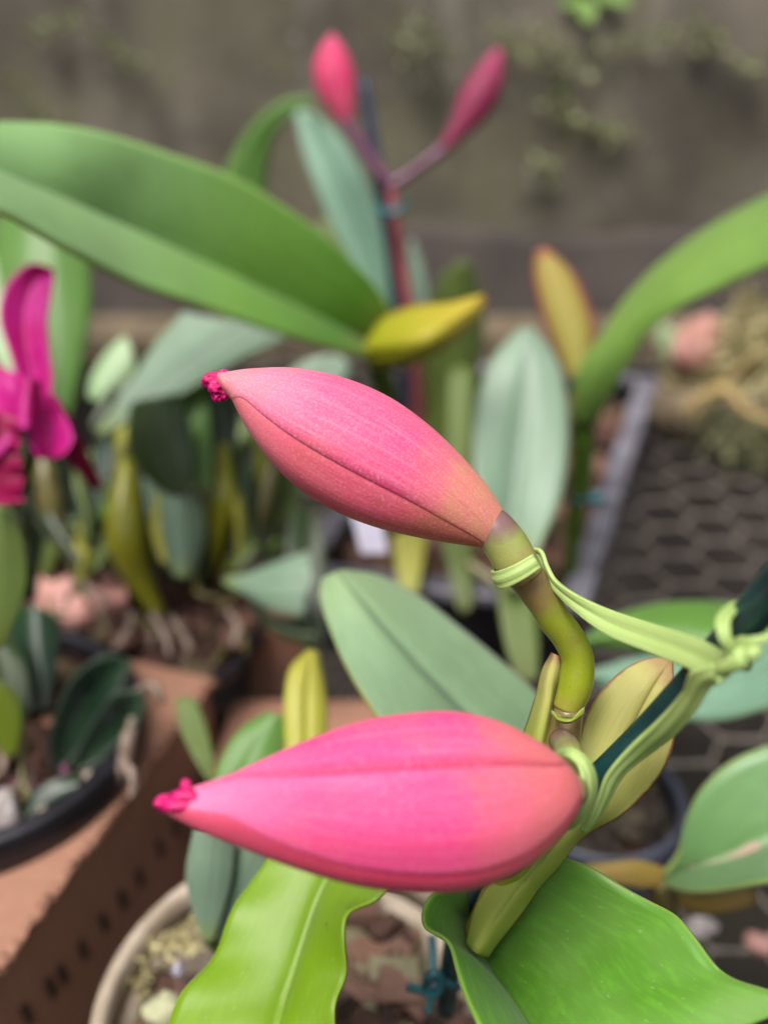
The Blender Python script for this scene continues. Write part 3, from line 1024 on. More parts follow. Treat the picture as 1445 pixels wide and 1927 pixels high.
leaf(r_, [(1238, 606, 0.765), (1236, 640), (1262, 690), (1288, 722, 0.78)], [(1240, 606, 0.765), (1262, 650), (1280, 695), (1290, 722, 0.78)], [(1244, 606, 0.765), (1290, 640), (1300, 690), (1292, 722, 0.78)], g_pale, nv=20)

# ------------------------------------------------------------------ background plants
def plant(name, label, x, y, d):
    r = thing(name, label, 'orchid', P(x, y, d))
    bpy.context.view_layer.update()
    return r

# --- broad-leaved orchid with yellow sheath
pb = plant('orchid_plant', 'orchid with one huge broad leaf and a yellow sheath at its base', 735, 1010, 0.48)
leaf(pb, [(-90, 385, 0.255), (0, 405, 0.266), (130, 478, 0.287), (260, 540), (400, 588), (550, 636), (690, 674, 0.398)],
     [(-90, 290, 0.290), (0, 326, 0.302), (120, 374, 0.319), (250, 432), (400, 502), (550, 572), (695, 648, 0.420)],
     [(-90, 240, 0.300), (20, 234, 0.312), (150, 244, 0.324), (300, 284), (440, 335), (570, 415, 0.388), (680, 510, 0.405), (742, 592, 0.416)], g_big, bulge=0.03, crease=0.85, nv=60, nu=21, seed=2)
leaf(pb, [(910, 556, 0.385), (850, 572), (780, 578), (725, 600), (694, 640, 0.405)], [(910, 558, 0.385), (860, 600), (800, 640, 0.375), (740, 660), (700, 660, 0.40)],
     [(908, 566, 0.39), (890, 606), (840, 650), (775, 682), (712, 690, 0.41)], MAT['sheath_y'], 'sheath', bulge=0.22, nv=40, thick=0.001)
tube(pb, [(705, 665, 0.415), (735, 780, 0.44), (750, 900, 0.465), (745, 1010, 0.49)], [22, 22, 20, 16], MAT['cane'], 'pseudobulb')

# --- back orchid with dusky pink buds
bo = plant('orchid_plant', 'tall orchid with two small dusky pink buds on a pink stem', 790, 850, 0.62)
bud(bo, [(622, 64, 0.52), (600, 95), (590, 130), (596, 170), (615, 205), (642, 238, 0.52)], [(628, 64, 0.52), (652, 98), (668, 140), (670, 180), (668, 210), (662, 236, 0.52)],
    [(625, 64, 0.52), (622, 110), (628, 160), (640, 210), (652, 238, 0.52)], MAT['sepal_far'], MAT['lip'], nv=40, base_cap=False)
bud(bo, [(930, 92, 0.52), (895, 130), (868, 170), (852, 215), (838, 250), (820, 282, 0.52)], [(945, 98, 0.52), (948, 140), (938, 185), (912, 225), (880, 255), (836, 292, 0.52)],
    [(938, 95, 0.52), (925, 140), (900, 185), (870, 230), (830, 286, 0.52)], MAT['sepal_dark'], MAT['lip'], nv=40, base_cap=False)
tube(bo, [(650, 228, 0.52), (672, 262, 0.521), (705, 310, 0.523), (737, 350, 0.525)], [13, 12, 11, 12], MAT['purple_stem'], 'pedicel')
tube(bo, [(832, 282, 0.52), (800, 306, 0.521), (770, 328, 0.523), (737, 350, 0.525)], [12, 10, 10, 12], MAT['purple_stem'], 'pedicel')
tube(bo, [(735, 345, 0.525), (742, 400, 0.53), (752, 480, 0.54), (768, 570, 0.55), (785, 700, 0.58), (790, 850, 0.62)], [11, 10, 11, 12, 12, 12], MAT['peduncle_pink'], 'peduncle')
leaf(bo, [(556, 212, 0.58), (572, 290), (610, 390), (655, 480), (700, 560), (740, 620, 0.585)], [(572, 208, 0.58), (610, 290), (652, 380), (690, 470), (722, 550), (745, 625, 0.59)],
     [(590, 210, 0.575), (645, 262), (690, 340), (722, 420), (742, 510), (752, 625, 0.585)], g_blue, bulge=0.06, seed=5)
leaf(bo, [(590, 186, 0.63), (540, 188), (490, 222), (452, 270), (425, 325, 0.65), (420, 420, 0.66)], [(592, 188, 0.63), (545, 200), (505, 235), (475, 285), (460, 345), (462, 420, 0.66)],
     [(590, 192, 0.63), (552, 214), (520, 250), (505, 295), (500, 350), (505, 420, 0.665)], g_mid, bulge=0.1, seed=6)
leaf(bo, [(598, 418, 0.66), (606, 450), (630, 500), (660, 560, 0.66)], [(618, 412, 0.66), (635, 450), (655, 500), (680, 560, 0.66)], [(638, 420, 0.66), (665, 460), (685, 510), (700, 560, 0.66)], g_olive, nv=20)
leaf(bo, [(768, 455, 0.60), (770, 500), (775, 560), (780, 640, 0.60)], [(774, 452, 0.60), (785, 500), (790, 560), (795, 640, 0.60)], [(778, 456, 0.60), (794, 500), (804, 560), (808, 640, 0.60)], g_grey, nv=20)
leaf(bo, [(862, 492, 0.56), (825, 530), (802, 600), (790, 690), (786, 800), (800, 950, 0.62)], [(872, 488, 0.555), (862, 560), (852, 640), (842, 740), (835, 840), (830, 950, 0.62)],
     [(882, 492, 0.56), (903, 545), (908, 620), (898, 720), (884, 830), (862, 950, 0.62)], g_olive, bulge=0.08, seed=9)
leaf(bo, [(845, 700, 0.58), (842, 800), (838, 900), (850, 1000), (862, 1140, 0.50)], [(868, 690, 0.58), (866, 800), (864, 900), (868, 1000), (872, 1140, 0.50)], [(890, 700, 0.58), (886, 800), (884, 900), (886, 1000), (884, 1140, 0.50)], g_olive, nv=24, seed=3)
leaf(bo, [(752, 900, 0.50), (740, 960), (742, 1040), (752, 1120, 0.47)], [(775, 890, 0.50), (772, 960), (770, 1040), (768, 1125, 0.47)], [(798, 900, 0.50), (802, 960), (798, 1040), (784, 1120, 0.47)], g_yel, nv=24, seed=3)
leaf(bo, [(826, 960, 0.49), (832, 1020), (845, 1080), (862, 1150, 0.46)], [(852, 955, 0.49), (860, 1020), (866, 1080), (874, 1155, 0.46)], [(880, 960, 0.49), (888, 1020), (888, 1080), (886, 1150, 0.46)], g_olive, nv=24, seed=8)
# its stake and tie
st = tube(None, [(684, 148, 0.535), (698, 240, 0.538), (714, 340, 0.542), (734, 460, 0.555), (750, 600, 0.575), (765, 780, 0.61)], [10, 11, 12, 12, 12, 12], MAT['stake_blue'], 'plant_stake', 30, 12)
tag(st, 'thin dark blue stake behind the two dusky pink buds', 'stake')
tt = thing('plant_tie', 'teal twist tie holding the pink stem to the dark blue stake', 'tie', P(732, 392, 0.53))
bpy.context.view_layer.update()
tube(tt, [(712, 392, 0.535), (722, 398, 0.518), (742, 400, 0.514), (756, 392, 0.528), (742, 386, 0.548), (720, 384, 0.552), (710, 390, 0.54)], [7] * 7, MAT['teal'], 'loop', 30, 8)
tube(tt, [(716, 398, 0.525), (740, 402, 0.512), (768, 376, 0.516)], [7, 6, 4], MAT['teal'], 'tail', 14, 8)

# --- bright-leaved orchid on the right
rb = plant('orchid_plant', 'orchid with one bright green arching leaf and a yellow-pink sheath', 1075, 1100, 0.49)
leaf(rb, [(1540, 350, 0.40), (1445, 372, 0.415), (1340, 425), (1240, 500), (1175, 568), (1128, 640), (1085, 705), (1078, 790, 0.46)],
     [(1560, 400, 0.36), (1450, 440, 0.382), (1340, 490), (1255, 548), (1192, 608), (1140, 680), (1112, 740), (1098, 800, 0.462)],
     [(1560, 455, 0.35), (1450, 500, 0.372), (1370, 535), (1280, 580), (1222, 625), (1178, 690), (1145, 750), (1120, 800, 0.462)], g_bright, bulge=0.015, nv=50, seed=12)
leaf(rb, [(1010, 474, 0.47), (1006, 520), (1018, 580), (1042, 650), (1068, 712, 0.465)], [(1020, 470, 0.465), (1042, 530), (1060, 590), (1078, 650), (1088, 712, 0.46)],
     [(1034, 476, 0.47), (1078, 520), (1104, 575), (1118, 630), (1112, 712, 0.465)], MAT['sheath_p'], 'sheath', bulge=0.12, nv=40)
tube(rb, [(1096, 770, 0.465), (1096, 840, 0.472), (1092, 910, 0.482), (1078, 1000, 0.49), (1074, 1095, 0.495)], [23, 21, 19, 15, 13], MAT['cane'], 'pseudobulb')
tt = thing('plant_tie', 'pale teal twist tie round the bright orchid cane beside the tray rim', 'tie', P(1105, 942, 0.47))
bpy.context.view_layer.update()
tube(tt, [(1062, 938, 0.48), (1085, 944, 0.462), (1108, 942, 0.462), (1118, 934, 0.475), (1095, 930, 0.50), (1066, 934, 0.49)], [7] * 6, MAT['stake'], 'loop', 24, 8)
tube(tt, [(1112, 940, 0.465), (1124, 936, 0.462), (1134, 944, 0.464)], [9, 11, 7], MAT['teal'], 'knot', 12, 8)

# --- grey-green leaved orchid, middle
mg = plant('orchid_plant', 'orchid with a tall grey-green upright leaf beside the upper pink bud', 960, 1180, 0.42)
leaf(mg, [(978, 622, 0.44), (930, 672), (898, 750), (888, 840), (898, 930), (925, 1020), (950, 1110, 0.40)], [(990, 618, 0.435), (990, 690), (978, 790), (965, 890), (955, 980), (952, 1060), (962, 1115, 0.41)],
     [(1000, 622, 0.44), (1042, 672), (1064, 750), (1068, 840), (1056, 930), (1020, 1020), (975, 1112, 0.40)], g_grey, bulge=0.05, seed=15, nv=44)
leaf(mg, [(935, 1080, 0.42), (938, 1140), (950, 1210), (972, 1280, 0.39)], [(962, 1075, 0.42), (970, 1140), (980, 1210), (992, 1285, 0.39)], [(990, 1080, 0.42), (1004, 1140), (1012, 1210), (1010, 1280, 0.39)], g_olive, nv=24)
tube(mg, [(880, 1060, 0.43), (930, 1095, 0.425), (960, 1130, 0.42), (1000, 1230, 0.40)], [12, 14, 15, 15], MAT['olive'], 'pseudobulb')
leaf(mg, [(600, 672, 0.50), (560, 690), (520, 730), (490, 790, 0.50)], [(640, 668, 0.50), (590, 720), (560, 760), (530, 820, 0.50)], [(660, 690, 0.50), (640, 740), (610, 790), (580, 840, 0.50)], g_grey, nv=20)

# --- magenta flower on the left
mf = plant('orchid_plant', 'orchid with an open magenta flower at the picture edge', -40, 1050, 0.36)
fl = bpy.data.objects.new('flower', None)
col.objects.link(fl)
fl.location = P(55, 740, 0.32)
fl.parent = mf
fl.matrix_parent_inverse = mf.matrix_basis.inverted()
fl.empty_display_size = 0.01
bpy.context.view_layer.update()
leaf(fl, [(100, 506, 0.345), (58, 496), (14, 532), (0, 596), (18, 665), (38, 735, 0.325)], [(101, 510, 0.348), (66, 530), (48, 590), (50, 645), (62, 705), (66, 748, 0.330)], [(102, 516, 0.345), (98, 555), (90, 605), (94, 655), (100, 705), (94, 750, 0.322)], MAT['petal'], 'petal', bulge=0.0, nv=30, thick=0.0004, wave=0.0006, wfreq=2)
leaf(fl, [(-110, 560, 0.34), (-30, 650), (30, 705), (66, 742, 0.322)], [(-110, 690, 0.33), (-20, 708), (20, 732), (62, 758, 0.325)], [(-80, 870, 0.30), (4, 850), (44, 805), (66, 772, 0.318)], MAT['petal'], 'petal', bulge=0.0, nv=30, wave=0.0015, wfreq=2.5, thick=0.0004)
leaf(fl, [(62, 740, 0.32), (54, 790), (54, 834), (70, 862, 0.312)], [(82, 738, 0.325), (92, 790), (94, 834), (94, 866, 0.320)], [(102, 742, 0.322), (128, 790), (140, 828), (116, 858, 0.312)], MAT['petal'], 'petal', bulge=0.0, nv=24, wave=0.0008, wfreq=2, thick=0.0004)
leaf(fl, [(84, 745, 0.325), (98, 800), (128, 865), (172, 918, 0.36)], [(96, 742, 0.327), (120, 800), (152, 865), (188, 920, 0.363)], [(108, 745, 0.325), (140, 800), (170, 862), (198, 916, 0.36)], MAT['petal_dark'], 'petal', bulge=0.0, nv=24, thick=0.0004)
leaf(fl, [(-60, 790, 0.30), (-65, 850), (-60, 910), (-50, 955, 0.305)], [(0, 775, 0.31), (-5, 840), (-5, 900), (-4, 952, 0.31)], [(46, 790, 0.31), (38, 840), (46, 890), (44, 944, 0.305)], MAT['petal_dark'], 'lip', bulge=0.0, nv=40, nu=25, wave=0.0022, wfreq=4, thick=0.0004)
leaf(fl, [(40, 716, 0.318), (34, 755), (36, 785), (40, 806, 0.310)], [(55, 712, 0.312), (50, 755), (48, 785), (48, 810, 0.306)], [(74, 722, 0.318), (66, 760), (60, 785), (56, 806, 0.310)], MAT['petal'], 'column', bulge=0.06, nv=20)
tube(mf, [(70, 740, 0.325), (60, 860, 0.34), (10, 980, 0.35), (-40, 1080, 0.36)], [11, 12, 13, 14], MAT['cane'], 'stem')
leaf(mf, [(-60, 480, 0.45), (-40, 560), (-20, 640), (10, 720, 0.44)], [(-30, 480, 0.45), (0, 560), (28, 640), (48, 710, 0.44)], [(-10, 480, 0.45), (12, 580), (38, 650), (58, 705, 0.44)], g_pale, nv=24)
leaf(mf, [(10, 380, 0.50), (-10, 460), (-10, 560), (20, 660), (60, 760), (80, 860, 0.47)], [(80, 370, 0.49), (82, 460), (85, 560), (95, 660), (98, 760), (95, 860, 0.47)], [(140, 390, 0.50), (168, 480), (173, 570), (160, 660), (138, 760), (112, 860, 0.47)], g_mid, bulge=0.05, nv=34, seed=20)
leaf(mf, [(-50, 930, 0.29), (-60, 1020), (-50, 1120), (-30, 1220, 0.29)], [(0, 950, 0.285), (0, 1040), (-5, 1130), (-18, 1225, 0.29)], [(20, 965, 0.29), (46, 1030), (50, 1110), (10, 1215, 0.29)], g_olive, nv=24, seed=21)

# --- crowded orchid in the thin-rimmed pot
lp = plant('orchid_plant', 'crowded orchid with yellow-green bulbs and folded grey leaf in the thin-rimmed pot', topB.x, 0, 0)
lp.location = topB
bpy.context.view_layer.update()
leaf(lp, [(345, 588, 0.43), (300, 640), (260, 700), (220, 760), (180, 815, 0.40)], [(470, 600, 0.425), (400, 645), (330, 700), (250, 768), (185, 818, 0.40)], [(545, 640, 0.42), (470, 672), (400, 712), (300, 768), (190, 822, 0.40)], g_grey, bulge=-0.06, nv=40, seed=22)
leaf(lp, [(238, 634, 0.465), (205, 662), (174, 712), (168, 750, 0.455)], [(246, 650, 0.46), (224, 690), (204, 724), (182, 756, 0.45)], [(254, 690, 0.46), (246, 715), (222, 738), (192, 762, 0.455)], g_pale, nv=20, bulge=0.02)
leaf(lp, [(252, 700, 0.45), (220, 735), (196, 752), (170, 800, 0.44)], [(252, 705, 0.45), (235, 745), (210, 775), (178, 820, 0.44)], [(252, 712, 0.45), (248, 760), (228, 800), (190, 835, 0.44)], g_dark, nv=20)
leaf(lp, [(250, 760, 0.40), (244, 820), (262, 880), (320, 930, 0.40)], [(300, 745, 0.395), (298, 810), (310, 870), (335, 930, 0.40)], [(345, 740, 0.40), (358, 810), (368, 870), (352, 932, 0.40)], g_dark, nv=30, seed=23)
leaf(lp, [(364, 720, 0.43), (356, 790), (366, 860), (400, 930, 0.43)], [(400, 710, 0.425), (398, 790), (404, 860), (415, 930, 0.43)], [(440, 720, 0.43), (446, 790), (444, 860), (430, 930, 0.43)], g_dark, nv=30, seed=24)
leaf(lp, [(340, 700, 0.42), (330, 760), (340, 830), (365, 900, 0.41)], [(362, 690, 0.42), (362, 760), (372, 830), (385, 920, 0.41)], [(380, 700, 0.42), (392, 760), (398, 830), (398, 925, 0.41)], g_mid, nv=26, seed=25)
tube(lp, [(238, 800, 0.425), (238, 905, 0.412), (236, 960, 0.41), (240, 1020, 0.41), (262, 1085, 0.415), (300, 1160, 0.42)], [20, 22, 34, 37, 26, 12], MAT['bulb'], 'pseudobulb')
tube(lp, [(418, 820, 0.43), (420, 900, 0.425), (420, 945, 0.425), (410, 1000, 0.43), (400, 1080, 0.44)], [9, 20, 26, 20, 9], MAT['bulb'], 'pseudobulb')
tube(lp, [(70, 800, 0.44), (85, 880, 0.43), (95, 940, 0.43), (105, 985, 0.43), (150, 1080, 0.43), (205, 1190, 0.42)], [8, 18, 24, 17, 10, 9], MAT['olive'], 'pseudobulb')
tube(lp, [(500, 790, 0.46), (490, 860, 0.45), (470, 960, 0.44), (430, 1080, 0.43)], [10, 19, 15, 9], MAT['bulb'], 'pseudobulb')
tube(lp, [(520, 860, 0.45), (490, 950, 0.445), (455, 1030, 0.44), (420, 1100, 0.435)], [12, 20, 20, 12], MAT['olive'], 'pseudobulb')
leaf(lp, [(272, 900, 0.41), (284, 965), (294, 1015), (330, 1085, 0.40)], [(330, 905, 0.40), (338, 965), (342, 1020), (348, 1088, 0.40)], [(362, 922, 0.415), (380, 975), (376, 1030), (360, 1088, 0.41)], g_grey, nv=24, bulge=0.03)
leaf(lp, [(296, 930, 0.39), (286, 985), (292, 1025), (308, 1062, 0.39)], [(298, 930, 0.39), (292, 985), (299, 1025), (312, 1062, 0.39)], [(302, 932, 0.39), (302, 985), (310, 1025), (318, 1062, 0.39)], g_yel, nv=14)
leaf(lp, [(590, 955, 0.43), (560, 960), (538, 1010), (536, 1090), (560, 1170), (590, 1215, 0.40)], [(580, 945, 0.43), (582, 1010), (582, 1080), (590, 1150), (602, 1218, 0.40)], [(575, 945, 0.43), (606, 1000), (612, 1080), (616, 1150), (612, 1215, 0.40)], g_dark, nv=30, seed=26)
leaf(lp, [(585, 1040, 0.385), (520, 1062), (470, 1082), (425, 1090, 0.39)], [(592, 1090, 0.375), (530, 1100), (475, 1100), (425, 1094, 0.39)], [(572, 1162, 0.375), (515, 1148), (470, 1120), (425, 1098, 0.39)], g_pale if False else g_grey, nv=30, seed=27, bulge=0.08)
leaf(lp, [(580, 1168, 0.385), (530, 1160), (490, 1150), (470, 1135, 0.39)], [(600, 1190, 0.385), (560, 1185), (520, 1172), (480, 1145, 0.39)], [(590, 1215, 0.385), (560, 1208), (525, 1192), (490, 1160, 0.39)], g_dark, nv=20)
for k, pts in enumerate(([(285, 1150, 0.40), (312, 1200, 0.395), (318, 1232, 0.39)], [(320, 1160, 0.40), (345, 1195, 0.395), (360, 1225, 0.392)], [(250, 1150, 0.40), (240, 1190, 0.395), (205, 1230, 0.39)], [(430, 1150, 0.40), (448, 1180, 0.398), (440, 1215, 0.395)])):
    tube(lp, pts, [6, 7, 5], MAT['aerial'], 'root', 16, 8, 0.0008)
for k in range(16):
    x, y = random.uniform(90, 470), random.uniform(1090, 1230)
    tube(lp, [(x, y, 0.41), (x + random.uniform(-30, 30), y + 25, 0.40), (x + random.uniform(-60, 60), y + random.uniform(30, 60), 0.40)], [5, 5, 3], random.choice([MAT['aerial'], MAT['olive'], MAT['olive']]), 'root', 12, 6, 0.0008)

rs = random.Random(5)
for k in range(56):
    bx, by = rs.uniform(-20, 530), rs.uniform(1030, 1140)
    tx = bx + rs.uniform(-90, 90)
    ty = rs.uniform(700, 930) if k < 30 else rs.uniform(820, 1000)
    w_ = rs.uniform(18, 38) if k < 30 else rs.uniform(10, 24)
    d0 = rs.uniform(0.455, 0.54) if k < 30 else rs.uniform(0.425, 0.46)
    bend = rs.uniform(-40, 40)
    mx, my = (bx + tx) / 2 + bend, (by + ty) / 2
    yaw = rs.uniform(-0.018, 0.018)
    leaf(lp, [(tx, ty, d0), (tx - w_ * 0.7, ty + 50, d0), (mx - w_, my, d0 + yaw), (bx - 8, by, d0 - 0.01)],
         [(tx + rs.uniform(-4, 4), ty - 3, d0), (tx + 2, ty + 50, d0), (mx, my, d0 - 0.004), (bx, by, d0 - 0.01)],
         [(tx + 3, ty, d0), (tx + w_ * 0.7, ty + 50, d0), (mx + w_, my, d0 - yaw), (bx + 8, by, d0 - 0.01)], rs.choice([g_dark, g_dark, g_deep, g_olive, g_dark] if k < 30 else [g_dark, g_olive, g_olive, g_mid, g_yel, g_deep]), nv=20, nu=9, seed=60 + k, bulge=0.06)

# --- small dark-leaved orchid in the black pot
dp = plant('orchid_plant', 'small orchid with glossy dark green leaves in the glossy black pot', 0, 1400, 0.33)
leaf(dp, [(240, 1238, 0.345), (195, 1232), (140, 1270), (108, 1330), (90, 1400), (96, 1450, 0.335)], [(246, 1246, 0.345), (205, 1270), (170, 1306, 0.350), (138, 1358), (116, 1418), (108, 1452, 0.337)], [(246, 1254, 0.345), (232, 1290), (205, 1330), (172, 1380), (140, 1430), (120, 1455, 0.335)], g_deep, bulge=0.0, nv=34, seed=31)
leaf(dp, [(268, 1300, 0.335), (225, 1298), (185, 1340), (150, 1400), (135, 1440, 0.33)], [(274, 1312, 0.335), (238, 1338, 0.342), (202, 1376), (166, 1418), (140, 1448, 0.332)], [(275, 1325, 0.335), (262, 1362), (225, 1402), (185, 1440), (148, 1455, 0.33)], g_deep, bulge=0.0, nv=30, seed=32)
leaf(dp, [(150, 1462, 0.325), (110, 1465), (70, 1490), (45, 1525, 0.32)], [(150, 1475, 0.322), (115, 1490), (80, 1515), (50, 1540, 0.318)], [(148, 1495, 0.322), (125, 1530), (90, 1552), (58, 1552, 0.318)], g_deep, bulge=0.0, nv=24, seed=33)
leaf(dp, [(-40, 1200, 0.34), (-10, 1260), (10, 1330), (20, 1400, 0.33)], [(-10, 1190, 0.338), (15, 1260), (25, 1330), (30, 1402, 0.33)], [(20, 1205, 0.34), (52, 1260), (55, 1330), (40, 1400, 0.33)], g_dark, nv=24, seed=34)
leaf(dp, [(-30, 1290, 0.32), (-20, 1330), (-10, 1370), (10, 1420, 0.32)], [(0, 1280, 0.318), (10, 1330), (15, 1370), (20, 1422, 0.32)], [(25, 1300, 0.32), (40, 1335), (42, 1375), (30, 1420, 0.32)], leafmat('yellowgreen_leaf', C(88, 104, 14)), nv=20)
leaf(dp, [(20, 1150, 0.36), (28, 1210), (45, 1280), (60, 1340, 0.345)], [(70, 1140, 0.355), (72, 1210), (75, 1280), (75, 1342, 0.345)], [(110, 1170, 0.36), (110, 1220), (102, 1280), (88, 1340, 0.345)], g_deep, nv=24, seed=36)
tube(dp, [(210, 1490, 0.335), (232, 1440, 0.333), (240, 1400, 0.333), (252, 1350, 0.335)], [9, 12, 12, 9], MAT['aerial'], 'root', 20, 8, 0.001)
tube(dp, [(248, 1310, 0.345), (285, 1290, 0.345), (308, 1320, 0.345)], [8, 9, 8], MAT['aerial'], 'root', 20, 8, 0.001)
tube(dp, [(230, 1430, 0.322), (250, 1460, 0.315), (248, 1500, 0.315)], [8, 9, 5], MAT['aerial'], 'root', 20, 8, 0.001)
for k in range(9):
    x = random.uniform(0, 130)
    y = random.uniform(1380, 1480)
    tube(dp, [(x, y, 0.33), (x + random.uniform(-10, 10), y + 40, 0.325), (x + random.uniform(-30, 30), y + 80, 0.322)], [6, 6, 4], random.choice([MAT['aerial'], MAT['purple_stem'], MAT['olive']]), 'root', 12, 6, 0.0008)

# --- right-hand orchid in the grey-blue pot
rg = plant('orchid_plant', 'orchid with wide grey-green leaves spreading behind the stake', 1240, 1640, 0.30)
leaf(rg, [(1090, 1205, 0.365), (1150, 1160), (1230, 1136), (1320, 1130), (1420, 1140), (1540, 1165, 0.35)], [(1090, 1212, 0.355), (1180, 1190), (1270, 1180), (1360, 1182), (1450, 1190), (1540, 1205, 0.33)], [(1092, 1220, 0.36), (1190, 1222), (1280, 1230), (1370, 1240), (1450, 1250), (1540, 1258, 0.315)], g_mid, nv=34, seed=40)
leaf(rg, [(1105, 1262, 0.35), (1180, 1238), (1260, 1226), (1350, 1215), (1440, 1195), (1540, 1160, 0.33)], [(1105, 1272, 0.34), (1190, 1272), (1280, 1280), (1370, 1275), (1450, 1258), (1540, 1225, 0.305)], [(1108, 1284, 0.345), (1180, 1325), (1270, 1352), (1360, 1354), (1440, 1330), (1540, 1290, 0.29)], g_blue, nv=34, seed=41, bulge=0.05)
leaf(rg, [(1540, 1385, 0.275), (1450, 1402, 0.28), (1375, 1432), (1318, 1485), (1288, 1545), (1272, 1605), (1240, 1648, 0.285)], [(1560, 1560, 0.275), (1460, 1590, 0.278), (1390, 1616), (1330, 1630), (1300, 1640), (1270, 1648), (1242, 1655, 0.291)],
     [(1560, 1640, 0.238), (1460, 1662, 0.245), (1400, 1672), (1350, 1680), (1300, 1682), (1265, 1675), (1244, 1662, 0.285)], leafmat('fresh_grey_leaf', C(108, 148, 92), C(112, 150, 104), C(96, 132, 70), edge=C(150, 170, 100), rough=0.36, scar=C(190, 150, 138)), nv=40, seed=42, bulge=0.03)
leaf(rg, [(1085, 1628, 0.275), (1140, 1622), (1200, 1618), (1250, 1632, 0.285)], [(1090, 1645, 0.27), (1150, 1642), (1200, 1645), (1250, 1648, 0.284)], [(1105, 1668, 0.272), (1160, 1665), (1210, 1672), (1250, 1668, 0.284)], MAT['dry'], 'dry_sheath', nv=20)
leaf(rg, [(1418, 1664, 0.28), (1370, 1668), (1320, 1675), (1270, 1668, 0.287)], [(1424, 1682, 0.278), (1370, 1692), (1320, 1696), (1272, 1682, 0.286)], [(1416, 1698, 0.28), (1370, 1708), (1320, 1712), (1278, 1700, 0.287)], MAT['dry'], 'dry_sheath', nv=20)
tube(rg, [(1240, 1650, 0.286), (1250, 1690, 0.29), (1262, 1760, 0.31), (1265, 1860, 0.33)], [26, 24, 20, 16], MAT['olive'], 'pseudobulb')

# fallen bits below the netting edge on the right
pebble('stone', 'pinkish pebble on the netting at the lower right edge', 'stone', 1432, 1778, 0.345, 26, MAT['rock'], (1.2, 0.8, 0.7), 21)
pebble('stone', 'grey pebble beside the lower right leaf margin', 'stone', 1318, 1745, 0.345, 24, MAT['stone'], (1.2, 0.8, 0.6), 23)

# small extra leaves around the foreground pot
xp = plant('orchid_plant', 'young orchid with yellow bract and small leaves beyond the lower bud tip', 470, 1560, 0.28)
leaf(xp, [(580, 1232, 0.30), (548, 1262), (538, 1320), (540, 1400), (548, 1480, 0.28)], [(588, 1226, 0.298), (576, 1290), (574, 1350), (574, 1420), (572, 1490, 0.28)], [(594, 1232, 0.30), (606, 1290), (612, 1350), (608, 1420), (596, 1490, 0.28)], g_yel, 'bract', nv=28, bulge=0.15)
leaf(xp, [(332, 1318, 0.33), (340, 1370), (362, 1420), (392, 1470, 0.31)], [(350, 1314, 0.33), (362, 1370), (380, 1420), (398, 1470, 0.31)], [(368, 1318, 0.33), (388, 1370), (400, 1420), (406, 1470, 0.31)], g_olive, nv=22)
leaf(xp, [(500, 1348, 0.29), (450, 1380), (418, 1430), (400, 1490, 0.28)], [(520, 1344, 0.288), (490, 1390), (462, 1440), (440, 1500, 0.28)], [(545, 1356, 0.29), (532, 1400), (520, 1450), (500, 1500, 0.28)], g_mid, nv=24, seed=44)
leaf(xp, [(372, 1560, 0.255), (356, 1640), (366, 1700), (385, 1765, 0.262)], [(410, 1555, 0.25), (402, 1640), (396, 1700), (392, 1768, 0.262)], [(440, 1560, 0.252), (436, 1640), (420, 1710), (400, 1766, 0.262)], g_grey, nv=26, seed=45)
leaf(xp, [(440, 1580, 0.258), (420, 1640), (400, 1700), (385, 1770, 0.266)], [(490, 1580, 0.255), (470, 1640), (440, 1710), (392, 1772, 0.266)], [(530, 1590, 0.258), (515, 1650), (470, 1720), (400, 1776, 0.266)], g_grey, nv=26, seed=46)
tube(xp, [(392, 1760, 0.264), (420, 1800, 0.268), (470, 1860, 0.275)], [11, 11, 12], MAT['cane'], 'pseudobulb')
# moss bits and lime shards in the tan pot
V_ = []
for k, (x, y, r0) in enumerate(((330, 1775, 20), (355, 1768, 18), (300, 1785, 14), (258, 1835, 14), (250, 1865, 14), (262, 1905, 15), (380, 1740, 14))):
    V_.append((P(x, y, 0.282), 0.0020))
o = blades('pot_moss', V_, 46, 0.0042, 0.0009, MAT['moss_dry'], 0.002, Vector((0, -0.3, 0.7)))
tag(o, 'pale yellow-green moss inside the rim of the tan pot', 'moss', kind='stuff')
pebble('stone', 'pale green-grey flat stone in the tan pot', 'stone', 310, 1905, 0.262, 44, simple('lichen_stone', C(150, 152, 118), C(170, 170, 136), 60, 0.8, 0.3), (0.8, 0.7, 0.9), 31)
pebble('stone', 'small lilac-white stone in the tan pot', 'stone', 335, 1826, 0.262, 15, MAT['white'], (0.6, 0.8, 1.1), 37)
tt = thing('plant_tie', 'teal twist tie knotted round a cane in the tan pot', 'tie', P(812, 1860, 0.245))
bpy.context.view_layer.update()
tube(tt, [(812, 1760, 0.245), (815, 1800, 0.243), (812, 1850, 0.24), (806, 1905, 0.24)], [8, 8, 8, 6], MAT['teal'], 'upright_strand', 20, 8)
tube(tt, [(770, 1858, 0.242), (800, 1862, 0.237), (830, 1850, 0.237), (862, 1858, 0.242)], [9, 9, 9, 8], MAT['teal'], 'cross_strand', 20, 8)
tube(tt, [(798, 1868, 0.238), (806, 1838, 0.233), (826, 1832, 0.233), (828, 1862, 0.234), (810, 1876, 0.235), (800, 1858, 0.238)], [8] * 6, MAT['teal'], 'knot', 24, 8)

# ------------------------------------------------------------------ foreground orchid
fg = plant('orchid_plant', 'foreground orchid with two big pink buds, opened sheath and green leaves', 760, 1960, 0.26)

